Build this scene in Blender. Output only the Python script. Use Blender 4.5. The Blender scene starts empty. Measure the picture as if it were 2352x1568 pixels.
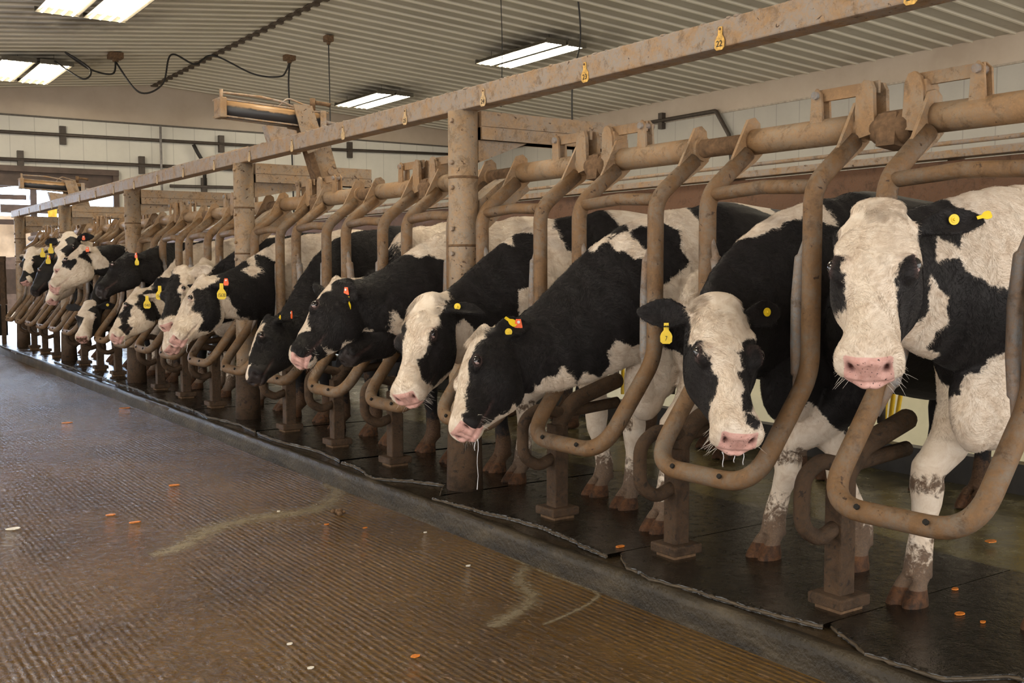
import bpy, bmesh, math, random
import numpy as np
from mathutils import Vector, Matrix

SC = bpy.context.scene
COL = SC.collection
PI = math.pi

# ---------------------------------------------------------------- camera
CAM_H = 1.108; YAW = .5994; PIT = -.0693; ROLL = -.0027; FPX = 2416.2
cd = bpy.data.cameras.new('camera'); cam = bpy.data.objects.new('camera', cd); COL.objects.link(cam)
_f = Vector((math.sin(YAW)*math.cos(PIT), math.cos(YAW)*math.cos(PIT), math.sin(PIT)))
_r = Vector((math.cos(YAW), -math.sin(YAW), 0)); _u = _r.cross(_f)
_c, _s = math.cos(ROLL), math.sin(ROLL)
_r2 = _c*_r + _s*_u; _u2 = -_s*_r + _c*_u
M = Matrix((( _r2.x, _u2.x, -_f.x, 0), (_r2.y, _u2.y, -_f.y, 0), (_r2.z, _u2.z, -_f.z, CAM_H), (0, 0, 0, 1)))
cam.matrix_world = M
cd.sensor_width = 36.0; cd.lens = FPX/2352*36.0; cd.clip_start = .05; cd.clip_end = 200
SC.camera = cam

# ---------------------------------------------------------------- world, exposure
w = bpy.data.worlds.new('world'); SC.world = w; w.use_nodes = True
bg = w.node_tree.nodes['Background']; _nt = w.node_tree
_tc = _nt.nodes.new('ShaderNodeTexCoord'); _sp = _nt.nodes.new('ShaderNodeSeparateXYZ'); _nt.links.new(_tc.outputs['Generated'], _sp.inputs[0])
_mr = _nt.nodes.new('ShaderNodeMapRange'); _mr.interpolation_type = 'SMOOTHSTEP'; _mr.inputs[1].default_value = .88; _mr.inputs[2].default_value = .97; _nt.links.new(_sp.outputs[1], _mr.inputs[0])
_mx = _nt.nodes.new('ShaderNodeMix'); _mx.data_type = 'RGBA'; _mx.inputs[6].default_value = (1.62, 1.55, 1.45, 1); _mx.inputs[7].default_value = (8.0, 10.2, 13.5, 1)
_nt.links.new(_mr.outputs[0], _mx.inputs[0]); _nt.links.new(_mx.outputs[2], bg.inputs[0]); bg.inputs[1].default_value = 1.0   # bright daylight past the doorway, warm fill standing in for the unseen hall elsewhere
SC.view_settings.view_transform = 'Standard'; SC.view_settings.look = 'None'
SC.view_settings.exposure = 1.0; SC.view_settings.gamma = 1.0
SC.view_settings.use_curve_mapping = False
SC.cycles.use_denoising = True
SC.cycles.max_bounces = 6; SC.cycles.diffuse_bounces = 3; SC.cycles.glossy_bounces = 3
SC.cycles.transmission_bounces = 3; SC.cycles.transparent_max_bounces = 6
SC.cycles.sample_clamp_indirect = 14

rng = random.Random(7)
nrng = np.random.RandomState(11)

# ---------------------------------------------------------------- object helpers
def link(o, parent=None):
    COL.objects.link(o)
    if parent is not None: o.parent = parent
    return o
def tagp(o, label=None, cat=None, group=None, kind=None):
    if label: o['label'] = label
    if cat: o['category'] = cat
    if group: o['group'] = group
    if kind: o['kind'] = kind
    return o
def empty(name, loc, label=None, cat=None, group=None):
    o = bpy.data.objects.new(name, None); link(o); o.location = loc; o.empty_display_size = .1
    return tagp(o, label, cat, group)
def mesh_of(name, V, Fc, mat, smooth=True):
    me = bpy.data.meshes.new(name); me.from_pydata([tuple(map(float, v)) for v in V], [], Fc)
    if mat is not None:
        for m in (mat if isinstance(mat, (list, tuple)) else [mat]): me.materials.append(m)
    if smooth and len(me.polygons): me.polygons.foreach_set('use_smooth', [True]*len(me.polygons))
    me.update()
    return me
def fix_normals(me):
    bm = bmesh.new(); bm.from_mesh(me); bmesh.ops.recalc_face_normals(bm, faces=bm.faces); bm.to_mesh(me); bm.free()
class MB:
    """collects primitive shapes, then links them as ONE mesh object"""
    def __init__(s): s.V = []; s.F = []; s.S = []
    def add(s, V, Fc, smooth=True):
        n = len(s.V); s.V += [tuple(map(float, v)) for v in V]; s.F += [[i+n for i in f] for f in Fc]; s.S += [smooth]*len(Fc)
        return s
    def box(s, a, b, bev=0):
        x0, y0, z0 = a; x1, y1, z1 = b
        if bev <= 0:
            V = [(x, y, z) for z in (z0, z1) for y in (y0, y1) for x in (x0, x1)]
            return s.add(V, [(0, 2, 3, 1), (4, 5, 7, 6), (0, 1, 5, 4), (2, 6, 7, 3), (0, 4, 6, 2), (1, 3, 7, 5)], False)
        bm = bmesh.new(); bmesh.ops.create_cube(bm, size=1)
        for v in bm.verts: v.co = Vector(((x0+x1)/2+v.co.x*(x1-x0), (y0+y1)/2+v.co.y*(y1-y0), (z0+z1)/2+v.co.z*(z1-z0)))
        bmesh.ops.bevel(bm, geom=bm.edges[:], offset=bev, segments=2, affect='EDGES', profile=.5)
        bm.verts.index_update()
        V = [tuple(v.co) for v in bm.verts]; Fc = [[v.index for v in f.verts] for f in bm.faces]; bm.free()
        return s.add(V, Fc, False)
    def obox(s, c, R, size, bev=0):
        m = MB(); m.box((-size[0]/2, -size[1]/2, -size[2]/2), (size[0]/2, size[1]/2, size[2]/2), bev)
        return s.add([tuple(Vector(c)+R @ Vector(v)) for v in m.V], m.F, False)
    def prism(s, poly, thick, origin, ax, ay, az):
        """polygon in (ax,ay) plane extruded +-thick/2 along az"""
        o = Vector(origin); ax = Vector(ax); ay = Vector(ay); az = Vector(az); n = len(poly)
        V = [tuple(o+ax*p[0]+ay*p[1]+az*(-thick/2)) for p in poly]+[tuple(o+ax*p[0]+ay*p[1]+az*(thick/2)) for p in poly]
        Fc = [list(range(n))[::-1], list(range(n, 2*n))]+[[i, (i+1) % n, n+(i+1) % n, n+i] for i in range(n)]
        return s.add(V, Fc, False)
    def tube(s, pts, r, n=12, cap=True, flat=None):
        pts = [Vector(p) for p in pts]; m = len(pts)
        rs = r if isinstance(r, (list, tuple)) else [r]*m
        T = []
        for i in range(m):
            t = pts[min(i+1, m-1)]-pts[max(i-1, 0)]; T.append(t.normalized())
        up = Vector((0, 0, 1)) if abs(T[0].z) < .9 else Vector((1, 0, 0))
        N = (up-T[0]*up.dot(T[0])).normalized(); V = []; Fc = []
        for i in range(m):
            N = (N-T[i]*N.dot(T[i])).normalized(); B = T[i].cross(N)
            for k in range(n):
                a = 2*PI*k/n; V.append(tuple(pts[i]+(N*math.cos(a)+B*math.sin(a))*rs[i]))
        for i in range(m-1):
            for k in range(n):
                k2 = (k+1) % n; Fc.append([i*n+k, i*n+k2, (i+1)*n+k2, (i+1)*n+k])
        s.add(V, Fc, True)
        if cap:
            b = len(s.V)-len(V)
            s.F.append([b+k for k in range(n)][::-1]); s.F.append([b+(m-1)*n+k for k in range(n)]); s.S += [False, False]
        return s
    def cyl(s, a, b, r, n=16, r2=None): return s.tube([a, b], [r, r if r2 is None else r2], n)
    def ball(s, c, r, n=10, sc=(1, 1, 1)):
        V = []; Fc = []; m = n//2+1
        for i in range(m+1):
            t = PI*i/m
            for k in range(n):
                a = 2*PI*k/n; V.append((c[0]+r*sc[0]*math.sin(t)*math.cos(a), c[1]+r*sc[1]*math.sin(t)*math.sin(a), c[2]+r*sc[2]*math.cos(t)))
        for i in range(m):
            for k in range(n):
                k2 = (k+1) % n; Fc.append([i*n+k, (i+1)*n+k, (i+1)*n+k2, i*n+k2])
        return s.add(V, Fc, True)
    def mesh(s, name, mat, fix=True):
        me = mesh_of(name, s.V, s.F, mat, False)
        me.polygons.foreach_set('use_smooth', s.S); 
        if fix: fix_normals(me)
        me.update(); return me
    def build(s, name, mat, parent=None, off=None, **k):
        if off is not None: s.V = [(v[0]-off[0], v[1]-off[1], v[2]-off[2]) for v in s.V]
        o = bpy.data.objects.new(name, s.mesh(name, mat)); link(o, parent)
        if off is not None and parent is None: o.location = off
        return tagp(o, **k)
def rounded(pts, rad, seg=8):
    """polyline with circular-ish fillets; rad: list for interior points"""
    P = [Vector(p) for p in pts]; out = [P[0]]
    for i in range(1, len(P)-1):
        a = P[i-1]-P[i]; b = P[i+1]-P[i]; r = rad[i-1] if isinstance(rad, (list, tuple)) else rad
        ang = a.angle(b); d = min(r/max(math.tan(ang/2), 1e-4), a.length*.49, b.length*.49)
        p0 = P[i]+a.normalized()*d; p1 = P[i]+b.normalized()*d
        for k in range(seg+1):
            t = k/seg; out.append(p0*(1-t)**2+P[i]*2*t*(1-t)+p1*t*t)
    out.append(P[-1]); return out
def dup_tree(o, loc=None, parent=None):
    c = o.copy(); COL.objects.link(c)
    if parent is not None: c.parent = parent
    if loc is not None: c.location = loc
    for ch in [x for x in bpy.data.objects if x.parent == o]: dup_tree(ch, None, c)
    return c

# ---------------------------------------------------------------- material helpers
class NT:
    def __init__(s, name):
        s.m = bpy.data.materials.new(name); s.m.use_nodes = True; s.t = s.m.node_tree; s.p = s.t.nodes['Principled BSDF']
    def n(s, ty, **k):
        x = s.t.nodes.new(ty)
        for a, b in k.items():
            if hasattr(x, a): setattr(x, a, b)
            else: x.inputs[a.replace('_', ' ')].default_value = b
        return x
    def l(s, a, b): s.t.links.new(a, b)
    def coord(s, sc=(1, 1, 1), kind='Object', rot=(0, 0, 0)):
        c = s.n('ShaderNodeTexCoord'); mp = s.n('ShaderNodeMapping'); s.l(c.outputs[kind], mp.inputs[0])
        mp.inputs['Scale'].default_value = sc; mp.inputs['Rotation'].default_value = rot; return mp.outputs[0]
    def noise(s, v, scale, detail=4, rough=.55, dist=0):
        x = s.n('ShaderNodeTexNoise'); s.l(v, x.inputs['Vector']); x.inputs['Scale'].default_value = scale
        x.inputs['Detail'].default_value = detail; x.inputs['Roughness'].default_value = rough; x.inputs['Distortion'].default_value = dist
        return x.outputs['Fac']
    def ramp(s, f, stops, interp='LINEAR'):
        x = s.n('ShaderNodeValToRGB'); s.l(f, x.inputs[0]); e = x.color_ramp.elements; x.color_ramp.interpolation = interp
        while len(e) < len(stops): e.new(.5)
        for i, (p, c) in enumerate(stops):
            e[i].position = p; e[i].color = (*c, 1) if len(c) == 3 else c
        return x.outputs[0]
    def mix(s, f, a, b, blend='MIX'):
        x = s.n('ShaderNodeMix'); x.data_type = 'RGBA'; x.blend_type = blend
        for i, v in ((0, f), (6, a), (7, b)):
            if hasattr(v, 'is_linked') or hasattr(v, 'links'): s.l(v, x.inputs[i])
            else: x.inputs[i].default_value = v if i == 0 else (*v, 1)
        return x.outputs[2]
    def math(s, op, a, b=None, c=None, clamp=False):
        x = s.n('ShaderNodeMath'); x.operation = op; x.use_clamp = clamp
        for i, v in enumerate((a, b, c)):
            if v is None: continue
            if hasattr(v, 'links'): s.l(v, x.inputs[i])
            else: x.inputs[i].default_value = v
        return x.outputs[0]
    def step(s, v, lo, hi):
        x = s.n('ShaderNodeMapRange'); x.interpolation_type = 'SMOOTHSTEP'; s.l(v, x.inputs[0])
        x.inputs[1].default_value = lo; x.inputs[2].default_value = hi; return x.outputs[0]
    def attr(s, name):
        x = s.n('ShaderNodeAttribute'); x.attribute_name = name; return x.outputs['Fac']
    def bump(s, h, strength, dist=.01, prev=None):
        b = s.n('ShaderNodeBump'); s.l(h, b.inputs['Height']); b.inputs['Strength'].default_value = strength; b.inputs['Distance'].default_value = dist
        if prev is not None: s.l(prev, b.inputs['Normal'])
        s.l(b.outputs[0], s.p.inputs['Normal']); return b.outputs[0]
    def col(s, c):
        if hasattr(c, 'links'): s.l(c, s.p.inputs['Base Color'])
        else: s.p.inputs['Base Color'].default_value = (*c, 1)
        return s
    def rough(s, v):
        if hasattr(v, 'links'): s.l(v, s.p.inputs['Roughness'])
        else: s.p.inputs['Roughness'].default_value = v
        return s
    def metal(s, v):
        if hasattr(v, 'links'): s.l(v, s.p.inputs['Metallic'])
        else: s.p.inputs['Metallic'].default_value = v
        return s
def simple(name, c, rough=.5, metal=0, var=.25, scale=20, bump=.15):
    N = NT(name); v = N.coord(); f = N.noise(v, scale, 5)
    a = tuple(x*(1-var) for x in c); b = tuple(min(1, x*(1+var)) for x in c)
    N.col(N.ramp(f, [(.3, a), (.7, b)])).rough(rough).metal(metal); N.bump(f, bump, .004); return N.m
def emis(name, c, s):
    N = NT(name); N.p.inputs['Emission Color'].default_value = (*c, 1); N.p.inputs['Emission Strength'].default_value = s; N.col(c); return N.m

def mat_steel(name, tan=(.36, .225, .115), grey=(.30, .27, .25), dark=(.075, .04, .02), tan_amt=.5, scale=6, spots=.66, crust=.8):
    """galvanised steel under dried manure"""
    N = NT(name); v = N.coord(kind='Object')
    g = N.n('ShaderNodeNewGeometry'); mp = N.n('ShaderNodeMapping'); N.l(g.outputs['Position'], mp.inputs[0]); v = mp.outputs[0]
    big = N.noise(v, scale*1.5, 9, .72, .5); fine = N.noise(v, 80, 8, .75); sp = N.noise(v, 34, 4, .6, .6)
    base = N.mix(N.step(big, tan_amt-.12, tan_amt+.12), grey, tan)
    base = N.mix(N.math('MULTIPLY', N.step(fine, .45, .66), .6), base, tuple(min(1, x*1.45) for x in tan))
    base = N.mix(N.math('MULTIPLY', N.step(N.noise(v, 16, 8, .75, .4), .50, .66), .7), base, tuple(x*.45 for x in tan))
    base = N.mix(N.step(sp, spots, spots+.06), base, dark)
    N.col(base); N.rough(N.ramp(fine, [(.3, (.42,)*3), (.7, (.75,)*3)]))
    N.metal(N.math('MULTIPLY', N.step(big, tan_amt+.1, tan_amt-.2), .5))
    N.bump(fine, min(1, crust), .004*max(1, crust)); return N.m
M_RAIL = mat_steel('mat_dirty_steel_tan', tan=(.33, .20, .10), grey=(.33, .285, .25), tan_amt=.53)
M_POST = mat_steel('mat_dirty_steel_post', tan=(.32, .20, .105), grey=(.31, .25, .195), tan_amt=.52, spots=.62)
M_TUBE = mat_steel('mat_gate_tube', tan=(.18, .098, .042), grey=(.21, .165, .125), dark=(.05, .025, .012), tan_amt=.46, scale=7, spots=.64)
M_PIPE = mat_steel('mat_pivot_pipe', tan=(.30, .175, .083), grey=(.33, .25, .175), dark=(.08, .04, .018), tan_amt=.48, scale=3, spots=.68)
M_FOOT = mat_steel('mat_mud_steel', tan=(.085, .045, .02), grey=(.055, .034, .02), dark=(.03, .016, .008), tan_amt=.46, scale=9, spots=.6, crust=1.8)
M_BOW = mat_steel('mat_worn_galvanised', tan=(.25, .16, .10), grey=(.27, .265, .265), dark=(.14, .06, .025), tan_amt=.52, scale=5, spots=.68)
M_GUNK = simple('mat_dried_gunk', (.14, .08, .04), .9, 0, .4, 40, .6)
M_DARK = simple('mat_dark_hole', (.01, .008, .006), .9)
M_WIRE = simple('mat_black_wire', (.02, .017, .015), .6)
M_CONDUIT = simple('mat_conduit', (.06, .045, .035), .5, .2)

# ---------------------------------------------------------------- hall shell
P = .755; Y0 = 2.15               # stall pitch, position of the first foot post
def FY(i): return Y0+P*i
XK = 2.45; ZA = -.10              # kerb line, alley level
YE = 20.0; XW = 12.913; XR = 5.642; ZR = 4.503; ZE = 4.067
XLW = -6.0; ZLW = ZR-(ZR-4.223)/(XR-3.075)*(XR-XLW)
YB = -4.0

# alley floor
N = NT('mat_wet_alley'); v = N.coord()
sep = N.n('ShaderNodeSeparateXYZ'); N.l(v, sep.inputs[0])
warp = N.noise(N.coord((.6, .25, 1)), 3, 3)
gx = N.math('MULTIPLY_ADD', sep.outputs[0], 1.0, N.math('MULTIPLY', warp, .05))
groove = N.math('SINE', N.math('MULTIPLY', gx, 2*PI/.026))
gmask = N.step(N.noise(N.coord((1, .35, 1)), 2.2, 4, .6), .36, .60)
lump = N.noise(N.coord((1, .6, 1)), 34, 6, .66, 1.0)
fine = N.noise(v, 120, 3, .6)
h = N.math('ADD', N.math('MULTIPLY', N.math('MULTIPLY', groove, gmask), .55), N.math('MULTIPLY', N.math('SUBTRACT', lump, .5), 3.6))
h = N.math('ADD', h, N.math('MULTIPLY', fine, .35))
cbig = N.noise(v, 1.3, 5, .6)
c = N.ramp(cbig, [(.3, (.08, .038, .003)), (.55, (.145, .074, .009)), (.75, (.16, .09, .022))])
c = N.mix(N.math('MULTIPLY', N.step(lump, .54, .66), .6), c, (.22, .14, .075))
c = N.mix(N.math('MULTIPLY', N.math('MULTIPLY', N.step(groove, .1, 1), gmask), .35), c, (.05, .028, .010))
c = N.mix(N.math('MULTIPLY', N.step(fine, .72, .78), .5), c, (.45, .38, .28))
N.col(c); N.rough(N.ramp(lump, [(.35, (.04,)*3), (.7, (.15,)*3)]))
N.p.inputs['Specular IOR Level'].default_value = .4
N.bump(h, .9, .006)
MB().box((XLW, YB, ZA-.2), (XK-.005, YE+6, ZA)).build('floor', N.m, kind='structure')

# platform under the cows
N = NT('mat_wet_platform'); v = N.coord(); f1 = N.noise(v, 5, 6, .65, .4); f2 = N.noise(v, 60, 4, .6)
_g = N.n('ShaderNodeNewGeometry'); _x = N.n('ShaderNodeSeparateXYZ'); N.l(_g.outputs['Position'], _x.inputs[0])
N.col(N.mix(N.step(_x.outputs[0], 3.9, 2.9), N.mix(N.math('MULTIPLY', N.step(f2, .55, .75), .5), N.ramp(f1, [(.35, (.07, .058, .022)), (.6, (.17, .14, .055)), (.8, (.30, .26, .11))]), (.16, .12, .07)), N.ramp(f1, [(.35, (.018, .013, .008)), (.7, (.06, .04, .02))])))  # dirty dark front; rear colour lightened to yellow, painting in the cream panels' reflection
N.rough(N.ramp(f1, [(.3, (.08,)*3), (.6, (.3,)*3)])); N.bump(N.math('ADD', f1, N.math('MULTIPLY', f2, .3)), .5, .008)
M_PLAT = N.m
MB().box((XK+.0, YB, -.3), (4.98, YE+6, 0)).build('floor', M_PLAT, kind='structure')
# kerb
N = NT('mat_wet_kerb'); v = N.coord((1, .25, 1)); f1 = N.noise(v, 14, 6, .65, .3); f2 = N.noise(N.coord(), 60, 4)
N.col(N.ramp(f1, [(.3, (.012, .009, .006)), (.5, (.036, .027, .016)), (.72, (.09, .07, .045))])); N.rough(.42); N.p.inputs['Specular IOR Level'].default_value = .3; N.bump(f2, .9, .006)
M_KERB = N.m
kb = MB()
ys = np.arange(YB, 19.9, .05); kn = np.convolve(nrng.normal(0, 1, len(ys)+12), np.ones(13)/13, 'valid')*.012; V = []; Fc = []
for j, y in enumerate(ys):
    a = kn[j]+nrng.uniform(-.0012, .0012); b = nrng.uniform(-.0015, .0015)
    V += [(XK-.008+a*.4, y, ZA-.02), (XK-.006+a, y, -.03), (XK-.002+a, y, .004+b), (XK+.035+a, y, .006+b), (XK+.05, y, -.02)]
for j in range(len(ys)-1):
    for k in range(4): Fc.append([j*5+k, j*5+k+1, (j+1)*5+k+1, (j+1)*5+k])
kb.add(V, Fc, True); kb.build('trim_1', M_KERB, kind='structure', label='wet concrete kerb lip along the front of the cow platform')

# pit behind the cows
M_CREAM = simple('mat_cream_panel', (.45, .40, .24), .35, 0, .12, 4, .05)
M_PITF = simple('mat_pit_floor', (.30, .26, .15), .25, 0, .3, 6, .3)
MB().box((4.98, YB, -1.1), (7.42, YE, -.95)).build('floor', M_PITF, kind='structure')
MB().box((7.42, YB, -1.1), (7.6, YE, .12)).build('wall_pit', M_CREAM, kind='structure')
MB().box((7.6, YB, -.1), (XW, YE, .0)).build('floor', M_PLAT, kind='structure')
MB().box((4.90, YB, -.02), (4.985, YE, .15)).build('trim_2', simple('mat_black_kerb', (.03, .024, .018), .4), kind='structure', label='low dark kerb at the pit edge behind the cows')

# ceiling: ribbed steel sheets, ribs across the hall
N = NT('mat_ceiling'); g = N.n('ShaderNodeNewGeometry'); mp = N.n('ShaderNodeMapping'); N.l(g.outputs['Position'], mp.inputs[0]); v = mp.outputs[0]
dirt = N.noise(v, .9, 5, .6); d2 = N.noise(v, 7, 5, .65); ribm = N.attr('rib')
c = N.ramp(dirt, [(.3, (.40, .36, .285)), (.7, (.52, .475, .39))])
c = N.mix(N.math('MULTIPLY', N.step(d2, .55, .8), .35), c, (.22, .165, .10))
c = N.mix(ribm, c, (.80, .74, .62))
# darker ceiling patches around the lamps
sepc = N.n('ShaderNodeSeparateXYZ'); N.l(v, sepc.inputs[0])
def blob(cx, cy, rx, ry):
    a = N.math('POWER', N.math('DIVIDE', N.math('SUBTRACT', sepc.outputs[0], cx), rx), 2)
    b = N.math('POWER', N.math('DIVIDE', N.math('SUBTRACT', sepc.outputs[1], cy), ry), 2)
    return N.math('SUBTRACT', 1, N.math('ADD', a, b), clamp=True)
darkpatch = None
for bb in ((9.1, 12.4, .9, 1.7), (9.1, 17.3, .8, 1.6), (3.4, 17.2, 1.3, .9), (3.1, 14, 1.1, 1.2)):
    q = blob(*bb); darkpatch = q if darkpatch is None else N.math('MAXIMUM', darkpatch, q)
c = N.mix(N.math('MULTIPLY', N.math('MULTIPLY', darkpatch, .75), N.step(N.noise(v, 3, 4), .25, .6)), c, (.09, .068, .045))
N.col(c); N.rough(.45); N.metal(.1); M_CEIL = N.m
def ribbed_ceiling(xa, za, xb, zb):
    pts = []; rib = []
    y = YB
    while y < YE:
        for dy, dz, r in ((0, 0, 0), (.22, 0, 0), (.235, -.022, 1), (.275, -.022, 1), (.29, 0, 0)):
            pts.append((y+dy, dz)); rib.append(r)
        y += .2985
    V = []; A = []
    for (yy, dz), r in zip(pts, rib):
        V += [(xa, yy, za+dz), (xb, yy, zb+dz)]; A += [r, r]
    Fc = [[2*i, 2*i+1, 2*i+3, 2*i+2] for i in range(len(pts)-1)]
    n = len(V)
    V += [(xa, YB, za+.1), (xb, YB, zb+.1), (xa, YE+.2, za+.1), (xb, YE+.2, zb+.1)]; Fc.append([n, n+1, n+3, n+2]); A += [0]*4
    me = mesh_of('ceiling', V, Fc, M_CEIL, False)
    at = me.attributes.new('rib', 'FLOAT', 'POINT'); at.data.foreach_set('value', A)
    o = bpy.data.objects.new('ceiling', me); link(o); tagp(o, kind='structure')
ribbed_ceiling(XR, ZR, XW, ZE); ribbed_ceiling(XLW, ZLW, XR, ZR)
rid = MB(); y = YB
while y < YE:
    rid.box((XR-.035, y, ZR-.03), (XR+.035, y+.27, ZR-.012)); rid.box((XR-.05, y+.22, ZR-.055), (XR+.05, y+.30, ZR-.02)); y += .2985
rid.build('trim_3', simple('mat_ridge_seam', (.08, .055, .035), .7), kind='structure', label='dark seam along the ceiling ridge')

# walls
def mat_wallpanel(name, base, pitch, axis, trim_z):
    N = NT(name); g = N.n('ShaderNodeNewGeometry'); sp = N.n('ShaderNodeSeparateXYZ'); N.l(g.outputs['Position'], sp.inputs[0])
    mp = N.n('ShaderNodeMapping'); N.l(g.outputs['Position'], mp.inputs[0]); v = mp.outputs[0]
    fr = N.math('FRACT', N.math('DIVIDE', sp.outputs[axis], pitch))
    line = N.math('GREATER_THAN', N.math('ABSOLUTE', N.math('SUBTRACT', fr, .5)), .482)
    below = N.math('LESS_THAN', sp.outputs[2], trim_z)
    dirt = N.noise(v, 1.1, 5, .65); fine = N.noise(v, 14, 5, .6)
    c = N.ramp(dirt, [(.3, tuple(x*.86 for x in base)), (.7, base)])
    c = N.mix(N.math('MULTIPLY', N.step(fine, .55, .8), .25), c, tuple(x*.7 for x in base))
    up = N.ramp(dirt, [(.3, (.42, .33, .25)), (.7, (.52, .43, .34))])
    c = N.mix(below, up, c); c = N.mix(N.math('MULTIPLY', N.math('MULTIPLY', line, below), .38), c, tuple(x*.35 for x in base))
    N.col(c); N.rough(.45); return N.m
M_WEND = mat_wallpanel('mat_wall_end', (.66, .63, .56), .40, 0, 3.76)
M_WRIGHT = mat_wallpanel('mat_wall_right', (.43, .40, .35), .46, 1, 3.70)
MB().box((XW, YB, -.1), (XW+.15, YE+.2, ZE+.12)).build('wall_right', M_WRIGHT, kind='structure')
DX0, DX1, DZ = 0.4, 4.977, 2.86      # doorway in the end wall; unseen left side widened for brighter floor reflections
we = MB()
we.prism([(DX1, -.1), (XW, -.1), (XW, ZE+.1), (XR, ZR+.1), (DX1, ZR-.0)], .15, (0, YE+.075, 0), (1, 0, 0), (0, 0, 1), (0, 1, 0))
zl = lambda x: ZR-(ZR-4.223)/(XR-3.075)*(XR-x)
we.prism([(DX0, DZ), (DX1, DZ), (DX1, zl(DX1)+.1), (DX0, zl(DX0)+.1)], .15, (0, YE+.075, 0), (1, 0, 0), (0, 0, 1), (0, 1, 0))
we.prism([(XLW, -.1), (DX0, -.1), (DX0, zl(DX0)+.1), (XLW, ZLW+.1)], .15, (0, YE+.075, 0), (1, 0, 0), (0, 0, 1), (0, 1, 0))
we.build('wall_end', M_WEND, kind='structure')
M_BROWN = simple('mat_brown_frame', (.085, .055, .042), .5, .1, .3, 6)
M_TRIM = simple('mat_trim', (.10, .085, .07), .6)
# door frame, header box
fr = MB(); fr.box((DX1-.10, YE-.08, 0), (DX1, YE, DZ)); fr.box((DX0, YE-.10, DZ-.06), (DX1, YE, DZ+.04)); fr.box((DX0, YE-.02, DZ-.30), (DX1-.1, YE+.12, DZ-.06))
fr.build('door_1', M_BROWN, kind='structure', label='brown frame and header of the open cow doorway')
MB().box((XLW, YE-.025, 3.755), (DX1+7.9, YE-.001, 3.785)).build('trim_4', M_TRIM, kind='structure')
MB().box((XW-.025, YB, 3.675), (XW-.001, YE, 3.70)).build('trim_5', simple('mat_trim_tan', (.40, .33, .26), .6), kind='structure')
# outside ground and view
M_OUT = simple('mat_outside_ground', (.45, .40, .34), .35, 0, .25, 2)
MB().box((-25, YE+.3, -.34), (30, YE+45, -.13)).build('floor', M_OUT, kind='structure')

# ---------------------------------------------------------------- lamps
M_TUBE_L = emis('mat_lamp_tube', (1.0, .90, .70), 24)
M_HOUS = simple('mat_lamp_housing', (.10, .085, .06), .6, .1)
def ceil_z(x): return ZR-(ZR-ZE)/(XW-XR)*(x-XR) if x > XR else zl(x)
def fixture(x0, x1, y0, y1, nt, label):
    """two lamp banks side by side, tubes along the hall"""
    xm = (x0+x1)/2; z = ceil_z(xm)-.16
    t = empty('ceiling_light', (xm, (y0+y1)/2, z), label, 'ceiling light', 'fluorescent lights under the ribbed ceiling')
    wb = (x1-x0)/2-.03
    for s in (-1, 1):
        cx = s*((x1-x0)/4+.008)
        h = MB(); L = (y1-y0)/2
        h.prism([(-wb/2, .0), (-wb/2*.7, .055), (wb/2*.7, .055), (wb/2, 0), (wb/2-.01, 0), (wb/2*.65, .045), (-wb/2*.65, .045), (-wb/2+.01, 0)], 2*L, (cx, 0, 0), (1, 0, 0), (0, 0, 1), (0, 1, 0))
        h.box((cx-wb/2, -L-.01, -.01), (cx+wb/2, -L+.02, .055)); h.box((cx-wb/2, L-.02, -.01), (cx+wb/2, L+.01, .055))
        h.build('housing', M_HOUS, t)
        for k in range(nt):
            px = cx+wb*(-.5+(k+.5)/nt)*.92
            MB().tube([(px, -L+.03, .0), (px, L-.03, .0)], .0135, 10).build('lamp_tube', M_TUBE_L, t)
    wr = MB()
    for sy in (-1, 1):
        for sx in (-1, 1): wr.tube([(sx*(x1-x0)/4, sy*(y1-y0)*.4, .05), (sx*(x1-x0)/4, sy*(y1-y0)*.4, .17)], .003, 5)
    wr.build('hanger', M_WIRE, t)
    return t
fixture(8.52, 9.20, 11.62, 13.42, 3, 'twin fluorescent light above the middle of the cow row')
fixture(8.50, 9.22, 16.56, 18.30, 3, 'smaller looking twin fluorescent light further down, right of the actuator')
fixture(2.55, 3.52, 16.4, 18.25, 4, 'eight-tube fluorescent light at the far left over the alley')
fixture(2.40, 3.42, 11.6, 13.15, 4, 'fluorescent light cut by the top edge of the view, upper left')
fixture(8.52, 9.20, 5.2, 7.0, 3, 'fluorescent light above and right of the view')
fixture(2.50, 3.45, 5.5, 7.2, 4, 'fluorescent light overhead in front of the nearest cows')
fixture(-1.0, 0.0, 3.0, 4.8, 4, 'fluorescent light over the alley beside the photographer')

# ---------------------------------------------------------------- wall pipes
def pipe_run(name, pts, r, mat, label, clips=(), cat='pipe', wall='end'):
    t = empty(name, pts[0], label, cat); o = Vector(pts[0])
    MB().tube([Vector(p)-o for p in rounded(pts, .08)], r, 8).build('pipe', mat, t)
    for cpos in clips:
        c = Vector(cpos)-o; m = MB()
        if wall == 'end': m.box((c.x-.05, c.y-.02, c.z-.16), (c.x+.05, c.y+.06, c.z+.16))
        else: m.box((c.x-.02, c.y-.05, c.z-.14), (c.x+.07, c.y+.05, c.z+.14))
        m.build('clip', M_CONDUIT, t)
    return t
yw = YE-.06
pipe_run('wall_pipe', [(1.2, yw, 3.45), (8.0, yw, 3.51), (12.8, yw, 3.62)], .03, M_CONDUIT, 'upper dark pipe running across the end wall', [(4.05, yw, 3.47), (6.9, yw, 3.50), (9.6, yw, 3.55)])
pipe_run('wall_pipe', [(1.2, yw, 2.99), (7.0, yw, 3.03), (8.3, yw, 3.04)], .032, M_CONDUIT, 'middle dark pipe just above the doorway on the end wall', [(3.35, yw, 3.0), (5.4, yw, 3.02)])
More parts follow.
